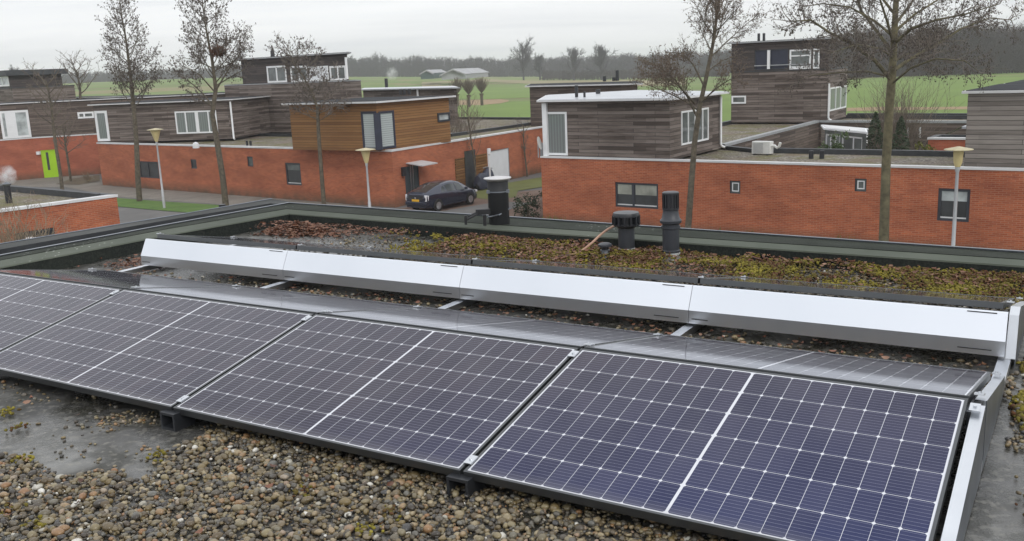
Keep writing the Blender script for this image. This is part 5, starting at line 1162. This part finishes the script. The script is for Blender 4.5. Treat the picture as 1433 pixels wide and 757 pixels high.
# pollard willows in the meadow
for lb_, x, yb_, xx in (('left', 657, 144, 0), ('right', 675, 142, 0), ('partly hidden', 641, 143, 0)):
    z = 0
    D = 150.; bp = dep(x, D); gz = terr(bp.x, bp.y); kk = ray(x, yb_); zt = H+kk.z*(D/kk.y); bp.z = zt
    t = thing('pollard_willow', bp, 'pollard willow in the meadow, '+{'left': 'the left of the two clear ones', 'right': 'the right of the two clear ones', 'partly hidden': 'half hidden by the timber house corner'}[lb_], 'tree', 'pollard willows in the meadow')
    sy = D/F; r = random.Random(x); b = MB(); hgt = 11*sy; b.tube([bp-Vector((0, 0, .6)), bp+Vector((0, 0, hgt*.6)), bp+Vector((0, 0, hgt))], [.24, .22, .36], 8); b.build('trunk', 'bark', t, True)
    b = MB()
    for i in range(260):
        a = r.uniform(0, 2*PI); e = r.uniform(0, .85); d = Vector((math.cos(a)*math.sin(e), math.sin(a)*math.sin(e), math.cos(e)*1.1)); branch(b, bp+Vector((0, 0, hgt)), d, r.uniform(1.5, 2.7), .028, .012, r, 3, 3, up=.14)
    b.build('crown', 'twig_red', t)
# ------------------------------------------------------------------ far woods and farm
def woodmass(name, label, segs, mat, n, seed, tw=1., th=(.8, 1.1)):
    """segs: (x, depth, ybase, ytop) along the picture; trees stand in a deep belt"""
    r = random.Random(seed); V_, F_ = [], []
    def tri(p, q, s): 
        k = len(V_); V_.extend([p, q, s]); F_.append((k, k+1, k+2))
    tot = len(segs)-1
    for i in range(n):
        f = r.random()*tot; j = min(int(f), tot-1); f -= j; A_, B_ = segs[j], segs[j+1]; x = A_[0]+(B_[0]-A_[0])*f; d0 = A_[1]+(B_[1]-A_[1])*f; yt = A_[3]+(B_[3]-A_[3])*f
        back = r.random()**1.6*.28*d0; d = d0+back; p = dep(x+r.uniform(-2, 2), d); gz = terr(p.x, p.y); kk = ray(x, yt); ztop = H+kk.z*(d0/kk.y)
        hh = (ztop-terr(p.x*d0/d, p.y*d0/d))*r.uniform(*th)*(1+.22*noise.noise(Vector((x*.035, 1, 0)))+.16*noise.noise(Vector((x*.16, 5, 0)))); p = Vector((p.x, p.y, gz)); lean = Vector((r.gauss(0, .04), 0, 1))
        wd = d/F*.33*tw*r.uniform(.6, 1.5)
        a = Vector((wd, 0, 0)); tri(p-a, p+a, p+lean*hh); a = Vector((0, wd, 0)); tri(p-a, p+a, p+lean*hh)
        for q in range(26):
            z = r.uniform(.03, 1.); o = p+lean*(hh*z*.96); L = hh*r.uniform(.10, .26)*(1.25-z*.55); dv = Vector((r.gauss(0, 1), r.gauss(0, .6), r.uniform(.2, 1.6))).normalized()*L; s = Vector((r.gauss(0, 1), 0, r.gauss(0, 1))).normalized()*wd*.75
            tri(o-s, o+s, o+dv)
            o2_ = o+dv*.6; dv2 = (dv+rv(r)*L*.8)*.5; tri(o2_-s*.6, o2_+s*.6, o2_+dv2)
    b = npmesh(name, np.array([v[:] for v in V_]), np.array(F_), mat, False); tag(b, label, 'wood', kind='stuff')
woodmass('far_wood', 'distant grey treeline across the middle of the horizon', [(300, 560, 112, 92), (420, 560, 110, 88), (500, 560, 107, 80), (600, 560, 107, 81), (700, 560, 107, 82), (800, 540, 108, 80), (900, 500, 110, 76), (1010, 460, 112, 72), (1070, 400, 112, 66)], 'wood_mass', 5200, 51)
woodmass('far_wood', 'bluish distant treeline at far left', [(-80, 600, 120, 104), (60, 600, 120, 103), (140, 600, 119, 100), (220, 590, 116, 97), (300, 580, 114, 95), (340, 570, 113, 92)], 'wood_mass', 2000, 52)
woodmass('wood_edge', 'tall dark bare wood beyond the bright green field on the right', [(1050, 300, 112, 68), (1150, 275, 110, 58), (1200, 262, 110, 46), (1280, 252, 109, 40), (1380, 246, 108, 37), (1480, 240, 107, 32), (1650, 235, 105, 28)], 'wood_mass_red', 6500, 53, tw=.8, th=(.86, 1.05))
woodmass('hedge', 'reddish scrub belt in front of the distant treeline', [(760, 420, 110, 100), (860, 400, 112, 100), (940, 380, 113, 98), (1020, 360, 114, 98)], 'wood_mass_red', 1500, 54)
def fartree(label, x, d, ytop, w, seed, mat='wood_mass'):
    r = random.Random(seed); p = dep(x, d); gz = terr(p.x, p.y); p.z = gz; kk = ray(x, ytop); zt = H+kk.z*(d/kk.y); hh = zt-gz; rad = w/2*d/F
    t = thing('bare_tree', p, label, 'tree', None); b = MB(); b.tube([p, p+Vector((0, 0, hh*.45)), p+Vector((0, 0, hh*.85))], [.45, .35, .1], 6); b.build('trunk', 'wood_mass', t)
    b = MB()
    for i in range(46):
        z = r.uniform(.16, .70); a = r.uniform(0, 2*PI); e = r.uniform(.05, 1.3); dd_ = Vector((math.cos(a)*math.sin(e), math.sin(a)*math.sin(e), math.cos(e)))
        L = rad*r.uniform(.5, 1.25) if e > .6 else hh*(1-z)*r.uniform(.6, .95); sp = branch(b, p+Vector((0, 0, hh*z)), dd_, L, .16, .06, r, 5, 3, up=.1)
        for q in range(11):
            pp_, d_ = along(sp, r.uniform(.3, 1)); s2 = branch(b, pp_, side_dir(d_, r, .7), rad*r.uniform(.15, .4), .055, .03, r, 2, 3, wob=.2)
            for _ in range(2): branch(b, along(s2, r.random())[0], side_dir(d_, r, .9), rad*.16, .035, .02, r, 2, 3, wob=.2)
    b.build('crown', mat, t)
fartree('broad bare tree standing highest above the middle of the distant treeline', 733, 420, 56, 46, 61)
fartree('bare tree behind the farm field, right of the broadest one', 756, 430, 76, 26, 62)
fartree('double crowned bare tree before the treeline, left of the next round one', 803, 400, 66, 34, 63)
fartree('round bare tree before the treeline, above the flue on the timber roof', 842, 400, 64, 40, 64)
fartree('pale bare tree at far left behind the small white window', 27, 330, 95, 26, 65)
# farm sheds
def shed(label, xl, xr, d, ye, yr, ybase, mat, roofm, ln, xr2):
    z = lambda x, y, D=d: (lambda k: H+k.z*(D/k.y))(ray(x, y))
    a, c = dep(xl, d), dep(xr, d+6); zb = z((xl+xr)/2, ybase); ze = z(xl, ye); zr_ = z((xl+xr)/2, yr)
    t = thing('farm_shed', Vector(((a.x+c.x)/2, d, zb)), label, 'shed'); A_, C_ = Vector((a.x, a.y, 0)), Vector((c.x, c.y, 0)); m_ = (A_+C_)/2; k = (dep(xr2, d+ln)-dep(xr, d+6)); k.z = 0
    b = MB(); z3 = lambda v, q: Vector((v.x, v.y, q)); b.face([z3(A_, zb), z3(C_, zb), z3(C_, ze), z3(m_, zr_), z3(A_, ze)]); b.face([z3(C_, zb), z3(C_+k, zb), z3(C_+k, ze), z3(C_, ze)]); b.face([z3(A_+k, zb), z3(A_, zb), z3(A_, ze), z3(A_+k, ze)]); b.face([z3(A_+k, ze), z3(m_+k, zr_), z3(C_+k, ze), z3(C_+k, zb), z3(A_+k, zb)]); b.build('wall', mat, t)
    b = MB(); up = Vector((0, 0, .25)); e1_ = (A_-m_)*.08; e2_ = (C_-m_)*.08; f_ = k*-.04
    for (E_, x_) in ((A_+e1_, -1), (C_+e2_, 1)):
        q = [z3(m_+f_, zr_)+up, z3(E_+f_, ze-.2)+up, z3(E_+k*1.04, ze-.2)+up, z3(m_+k*1.04, zr_)+up]; b.face(q if x_ > 0 else q[::-1]); b.face([v-Vector((0, 0, .5)) for v in (q[0], q[1])]+[q[1], q[0]])
    b.build('roof', roofm, t)
shed('small green farm shed with pale pitched roof in the distance', 590, 608, 330, 103, 98.5, 110.5, 'roof_green', 'roof_corr', 40, 626)
shed('larger grey farm shed with pale corrugated roof in the distance', 619, 653, 335, 105, 97, 111, 'trim_grey', 'roof_corr', 55, 684)
# ------------------------------------------------------------------ street lamps and posts
def lamp(label, xb, yb, xt, yt, D, capw, coneh):
    b0 = dep(xb, D); t = thing('street_lamp', b0, label, 'street lamp', 'street lamps'); k = ray(xt, yt); zt = H+k.z*(D/k.y); s = D/F; top = Vector((b0.x, b0.y, 0))
    MB().lathe(top, [(.075, 0), (.07, 1.0), (.055, 1.05), (.042, zt-coneh*s-.15), (.06, zt-coneh*s-.1), (.06, zt-coneh*s)], 12).build('pole', 'steel_pole', t, True)
    MB().lathe(top+Vector((0, 0, zt-coneh*s)), [(.07, 0), (.11, .12), (7*s, coneh*s-.03)], 20).build('lamp_cone', 'lamp_yellow', t, True)
    MB().lathe(top+Vector((0, 0, zt-.04)), [(.12, 0), (capw/2*s, .02), (capw/2*s, .035), (capw/4*s, .075), (.03, .11)], 24).build('lamp_cap', 'lamp_cap', t, True)
lamp('street lamp on the lawn in front of the dark timber box, leftmost of three', 230, 291, 220, 181, 50.5, 22, 17)
lamp('street lamp in front of the brick corner below the orange timber box, middle of three', 519, 300, 513, 209, 42, 28, 19)
lamp('street lamp in front of the square window on the long brick wall, rightmost of three', 1330, 420, 1339.5, 208.5, 25.5, 38, 25)
D = 50.; b0 = dep(687, D); t = thing('post', b0, 'thin white post in front of the white garage door', 'post'); zt = (lambda k: H+k.z*(D/k.y))(ray(682, 208))
MB().lathe(Vector((b0.x, b0.y, 0)), [(.2, 0), (.2, .03), (.05, .04), (.045, zt-.3), (.1, zt-.28), (.1, zt)], 12).build('pole', 'white_paint', t, True)
# satellite dish on the corner of the long brick house
t = thing('satellite_dish', (A0.x-.25, A0.y+.15, 3.3), 'white satellite dish at the left corner of the long brick house', 'satellite dish')
b = MB(); b.lathe((0, 0, 0), [(.02, 0), (.14, .02), (.26, .06), (.28, .075)], 20); c_ = Vector((A0.x-.1, A0.y+.1, 3.45)); mt = Matrix.Rotation(1.25, 4, 'Z') @ Matrix.Rotation(1.35, 4, 'X'); b.v = [mt @ v+c_ for v in b.v]; b.build('dish', 'ac_white', t, True)
MB().tube([c_-Vector((0, 0, .6)), c_-Vector((0, 0, .05))], .03, 6).build('mast', 'trim_grey', t)
# ------------------------------------------------------------------ covered motorcycle
w = cbk.walls[cbk.face(650, 235)]; s, z = w.hit(662, 255); c = w.P(s, 0, .75); t = thing('motorcycle', c, 'motorcycle under a dark blue cover by the slatted timber panel', 'motorcycle')
b = MB(); prof = [(-1.0, .35, .2), (-.85, .85, .26), (-.45, .98, .3), (.0, .92, .3), (.35, 1.12, .42), (.6, 1.2, .36), (.85, .8, .24), (1.02, .4, .16)]; kx = 12; n0 = 0; dw = w.d.to_3d(); nw = w.n.to_3d()
for (x, h_, wd) in prof:
    for j in range(kx+1): a = PI*j/kx; b.v.append(c+dw*x*.85+nw*(math.cos(a)*wd*(1.15-.25*math.sin(a)))+Vector((0, 0, .12+(h_-.12)*math.sin(a)**.6)))
for i in range(len(prof)-1):
    for j in range(kx): q = i*(kx+1)+j; b.f.append((q, q+1, q+kx+2, q+kx+1))
b.build('cover', 'cover_blue', t, True)
for sx in (-.62, .62): b = MB(); b.tube([c+dw*sx*.95-nw*.06+Vector((0, 0, .28)), c+dw*sx*.95+nw*.06+Vector((0, 0, .28))], .28, 20); b.build('wheel', 'tyre', t, True)
b = MB(); b.tube([c+dw*.42-nw*.3+Vector((0, 0, 1.14)), c+dw*.45+Vector((0, 0, 1.22)), c+dw*.42+nw*.3+Vector((0, 0, 1.14))], .03, 6); b.build('windscreen_edge', 'trim_grey', t)
# ------------------------------------------------------------------ car
def make_car():
    # near side = right side of the car; X forward, Y left, Z up, origin under the middle
    rear, front = at(613.5, 296.5, 0), at(656.5, 287.5, 0); wb = 2.70; dirv = (front-rear); dirv.z = 0; dirv.normalize(); mid_ = (rear+front)/2
    dirv = Vector((.615, .79, 0)).normalized(); KS = .88
    lat = Vector((-dirv.y, dirv.x, 0)); c = mid_+lat*.78*KS; c.z = 0.05
    t = thing('parked_car', c, 'dark blue grey hatchback car parked by the brick corner house', 'car')
    def X(x, y, z): return c+(dirv*x+lat*y+Vector((0, 0, z)))
    # stations: x, half width low, belt half width, belt z, roof half width, roof z, underside z
    S = [(-2.20, .62, .70, .80, .62, .96, .36), (-2.14, .78, .80, .90, .66, 1.02, .25), (-2.0, .84, .85, .95, .68, 1.10, .22), (-1.7, .86, .865, .97, .66, 1.19, .20), (-1.2, .87, .87, .96, .62, 1.34, .19), (-.7, .87, .87, .94, .60, 1.44, .18), (-.1, .87, .87, .92, .60, 1.49, .18), (.3, .87, .87, .90, .60, 1.475, .18), (.7, .87, .87, .88, .60, 1.38, .18), (1.1, .87, .86, .87, .62, 1.19, .18), (1.42, .865, .855, .86, .66, 1.0, .18), (1.6, .86, .84, .84, .62, .93, .18), (1.95, .82, .78, .74, .54, .82, .19), (2.14, .72, .66, .62, .42, .70, .21), (2.25, .52, .46, .52, .30, .58, .25)]
    def sec(s):
        x, a, bw_, bz, rw, rz, uz = s
        return [(0, uz), (a*.85, uz), (a*.97, uz+.09), (a, uz+.28), (bw_*1.0, (uz+bz)/2+.12), (bw_*.985, bz-.03), (bw_*.955, bz), (rw+(bw_-rw)*.12, rz-.07), (rw*.93, rz-.02), (rw*.6, rz+.005), (0, rz+.015)]
    m = 11; b = MB(); n = 2*m-2
    for s in S:
        h = sec(s)
        for y, z in h: b.v.append(X(s[0], -y, z))
        for y, z in h[-2:0:-1]: b.v.append(X(s[0], y, z))
    for i in range(len(S)-1):
        for j in range(n): a, q = i*n+j, i*n+(j+1) % n; b.f.append((a, a+n, q+n, q))
    b.f.append(tuple(range(n))); b.f.append(tuple(range((len(S)-1)*n, len(S)*n))[::-1])
    b.build('body', 'car_paint', t, 'all')
    def surf(x, seg, f, side=-1, o=.008):     # point on the section segment seg (index) fraction f
        i = max(0, min(len(S)-2, next((k_ for k_ in range(len(S)-1) if S[k_][0] <= x <= S[k_+1][0]), 0))); g = (x-S[i][0])/(S[i+1][0]-S[i][0]); s = [S[i][q]+(S[i+1][q]-S[i][q])*g for q in range(7)]; h = sec(s)
        y = h[seg][0]+(h[seg+1][0]-h[seg][0])*f; z = h[seg][1]+(h[seg+1][1]-h[seg][1])*f; return X(x, side*(y+o), z+o*.4)
    def patch(name, quad, mat, sides=(-1, 1), o=.008, lab=None):
        for sd in sides:
            b = MB(); N_ = 6; (x0a, x0b), (x1a, x1b), seg, (fa, fb) = quad
            for i in range(N_):
                for j in range(2):
                    P4 = []
                    for (u_, v_) in ((i/N_, j/2), ((i+1)/N_, j/2), ((i+1)/N_, (j+1)/2), (i/N_, (j+1)/2)):
                        xl = x0a+(x0b-x0a)*v_; xr = x1a+(x1b-x1a)*v_; P4.append(surf(xl+(xr-xl)*u_, seg, fa+(fb-fa)*v_, sd, o))
                    b.face(P4 if sd < 0 else P4[::-1])
            b.build(name, mat, t)
    patch('side_window', ((-.50, -.62), (.18, .12), 6, (.08, .88)), 'car_glass'); patch('side_window', ((.26, .20), (1.12, .62), 6, (.08, .88)), 'car_glass')
    patch('quarter_window', ((-1.02, -.85), (-.60, -.70), 6, (.12, .8)), 'car_glass')
    # rear glass over the back of the roof, split by the spoiler
    def top(name, x0, x1, mat, o=.01, yw=1.):
        b = MB(); N_ = 6
        for i in range(N_):
            xa, xb = x0+(x1-x0)*i/N_, x0+(x1-x0)*(i+1)/N_; row = []
            for x in (xa, xb): row.append([surf(x, 8, 0.1, -1, 0)+Vector((0, 0, o)), surf(x, 9, 0, -1, 0)+Vector((0, 0, o)), surf(x, 9, .999, -1, 0)+Vector((0, 0, o)), surf(x, 9, 0, 1, 0)+Vector((0, 0, o)), surf(x, 8, .1, 1, 0)+Vector((0, 0, o))])
            for j in range(4): b.face([row[0][j], row[1][j], row[1][j+1], row[0][j+1]])
        b.build(name, mat, t)
    top('rear_window', -2.04, -.78, 'car_glass_black'); top('windscreen', .42, 1.36, 'car_glass_black')
    b = MB(); b.box(X(-2.24, -.60, .93), dirv*.14, lat*1.20, (0, 0, .035)); b.build('spoiler', 'car_paint', t, bevel=.01)
    b = MB(); b.box(X(-2.215, -.55, .70), dirv*.03, lat*1.1, (0, 0, .2)); b.build('lower_rear_glass', 'car_glass_black', t)
    b = MB(); b.box(X(-2.27, -.74, .38), dirv*.16, lat*1.48, (0, 0, .2)); b.box(X(-2.20, -.70, .24), dirv*.1, lat*1.4, (0, 0, .14)); b.build('bumper', 'car_paint', t, bevel=.03)
    b = MB(); b.box(X(-2.235, -.26, .60), dirv*.02, lat*.52, (0, 0, .115)); pl_ = b.build('number_plate', 'plate_yellow', t)
    b = MB(); b.lathe((0, 0, 0), [(.055, 0), (.055, .01)], 14); mm = Matrix((lat, Vector((0, 0, 1)), -dirv)).transposed().to_4x4(); b.v = [mm @ v+X(-2.226, 0, .79) for v in b.v]; b.build('badge', 'rim', t)
    for sd in (-1, 1):
        b = MB(); b.box(X(-2.19, sd*.60, .62), dirv*.10, lat*sd*.17, (0, 0, .33)); b.box(X(-2.10, sd*.70, .66), dirv*.17, lat*sd*.125, (0, 0, .27)); tl = b.build('tail_light', 'tail_clear', t, bevel=.02)
        b = MB(); b.box(X(1.98, sd*.55, .62), dirv*.16, lat*sd*.2, (0, 0, .12)); b.build('headlight', 'tail_clear', t, bevel=.02)
        b = MB(); b.box(X(.86, sd*.86, .93), dirv*.12, lat*sd*.18, (0, 0, .13)); b.build('wing_mirror', 'car_paint', t, bevel=.03)
        for x in (-1.35, 1.35):
            b = MB(); ce = X(x, sd*.80, .315); b.tube([ce-lat*.10*sd, ce+lat*sd*.085], .315, 28); wh = b.build('wheel', 'tyre', t, True)
            b = MB(); b.tube([ce+lat*sd*.06, ce+lat*sd*.09], .20, 28)
            b.build('rim', 'alu', wh, True)
            b = MB()
            for q in range(5):
                a = 2*PI*q/5+.3; dv = dirv*math.cos(a)+Vector((0, 0, math.sin(a))); tn = dirv*-math.sin(a)+Vector((0, 0, math.cos(a))); b.box(ce+lat*sd*.088+dv*.03-tn*.03, dv*.165, tn*.06, lat*sd*.012)
            b.tube([ce+lat*sd*.088, ce+lat*sd*.104], .05, 12); b.build('spokes', 'rim', wh)
            b = MB(); arch = [ce+lat*sd*.072+(dirv*math.cos(a_)+Vector((0, 0, math.sin(a_))))*.345 for a_ in [PI*q_/12 for q_ in range(13)]]; b.tube(arch, .028, 5); b.build('wheel_arch', 'tyre', t, True)
        b = MB(); b.box(X(-1.0, sd*.872, .27), dirv*2.0, lat*sd*.012, (0, 0, .08)); b.build('sill', 'car_paint', t)
        for x in (-.55, .2): b = MB(); b.box(X(x+.1, sd*.872, .80), dirv*.16, lat*sd*.02, (0, 0, .03)); b.build('door_handle', 'car_paint', t)
        for x in (.22, 1.08, -.62): b = MB(); b.box(X(x, sd*.873, .36), dirv*.008, lat*sd*.004, (0, 0, .52)); b.build('door_seam', 'tyre', t)
    t.scale = (KS, KS, KS)
make_car()
# ------------------------------------------------------------------ haze
b = MB(); b.box((-2900, -80, -1.0), (5800, 0, 0), (0, 2800, 0), (0, 0, 41))
hz = b.build('haze', 'white_paint'); hz.data.materials.clear()
m = bpy.data.materials.new('haze_air'); m.use_nodes = True; nt = m.node_tree; nt.nodes.clear(); out = nt.nodes.new('ShaderNodeOutputMaterial'); v = nt.nodes.new('ShaderNodeVolumePrincipled')
v.inputs['Color'].default_value = (.92, .93, .96, 1); v.inputs['Density'].default_value = .00048; v.inputs['Anisotropy'].default_value = .0; nt.links.new(v.outputs[0], out.inputs['Volume'])
hz.data.materials.append(m); hz['kind'] = 'stuff'; hz['label'] = 'thin winter haze over the fields'; hz['category'] = 'haze'
# ------------------------------------------------------------------ light, sky, camera
SUN_EL, SUN_AZ = math.radians(38), math.radians(150)      # azimuth measured clockwise from +Y
wd = bpy.data.worlds.new('World'); SC.world = wd; wd.use_nodes = True; nt = wd.node_tree; nt.nodes.clear()
out = nt.nodes.new('ShaderNodeOutputWorld'); bg = nt.nodes.new('ShaderNodeBackground'); nt.links.new(bg.outputs[0], out.inputs[0])
sky = nt.nodes.new('ShaderNodeTexSky'); sky.sky_type = 'NISHITA'; sky.sun_disc = False; sky.sun_elevation = SUN_EL; sky.sun_rotation = SUN_AZ; sky.dust_density = 3.; sky.ozone_density = 1.
g = tc(nt, 'Generated'); sp = N(nt, 'ShaderNodeSeparateXYZ', inp={0: g}).outputs[2]
grad = ramp(nt, sp, [(0., (9.6, 9.65, 9.8)), (.12, (11.3, 11.45, 11.6)), (.45, (12., 12.2, 12.5)), (1., (14., 14.3, 14.8))])
# flat cloud layer: project the view direction on a plane overhead
dv = N(nt, 'ShaderNodeVectorMath', operation='DIVIDE'); nt.links.new(g, dv.inputs[0]); cz = N(nt, 'ShaderNodeCombineXYZ'); zz_ = math_(nt, 'ADD', math_(nt, 'ABSOLUTE', sp), .12)
for i in range(3): nt.links.new(zz_, cz.inputs[i])
nt.links.new(cz.outputs[0], dv.inputs[1])
cn = noise_(nt, mapv(nt, dv.outputs[0], (.55, 1.3, 1)), .9, 7, .55, .3); cl = ramp(nt, cn, [(.3, (.86, .875, .90)), (.5, (.97, .975, .98)), (.7, (1.05, 1.05, 1.05))])
cloud = mixc(nt, 1., grad, cl, 'MULTIPLY'); col = mixc(nt, .93, sky.outputs[0], cloud); nt.links.new(col, bg.inputs[0]); bg.inputs[1].default_value = .1
sl = bpy.data.lights.new('sun', 'SUN'); sl.energy = .9; sl.angle = math.radians(25); sl.color = (1, .97, .93); so = bpy.data.objects.new('sun', sl); COL.objects.link(so)
sd = Vector((math.sin(SUN_AZ)*math.cos(SUN_EL), math.cos(SUN_AZ)*math.cos(SUN_EL), math.sin(SUN_EL))); so.rotation_euler = (-sd).to_track_quat('-Z', 'Y').to_euler(); so.location = (0, -10, 30)
cam = bpy.data.cameras.new('camera'); co = bpy.data.objects.new('camera', cam); COL.objects.link(co); SC.camera = co
mw = Matrix((_R, _U, -_f)).transposed().to_4x4(); mw.translation = CAM; co.matrix_world = mw
cam.sensor_width = 36; cam.sensor_fit = 'HORIZONTAL'; cam.lens = 36*F/1433; cam.clip_start = .05; cam.clip_end = 6000
SC.view_settings.view_transform = 'Standard'; SC.view_settings.look = 'None'; SC.view_settings.exposure = 0; SC.view_settings.gamma = 1
SC.render.resolution_x = 1024; SC.render.resolution_y = 541
SC.render.engine = 'CYCLES'
try:
    SC.cycles.volume_bounces = 1; SC.cycles.max_bounces = 6; SC.cycles.volume_step_rate = 4; SC.cycles.volume_max_steps = 64
except Exception: pass
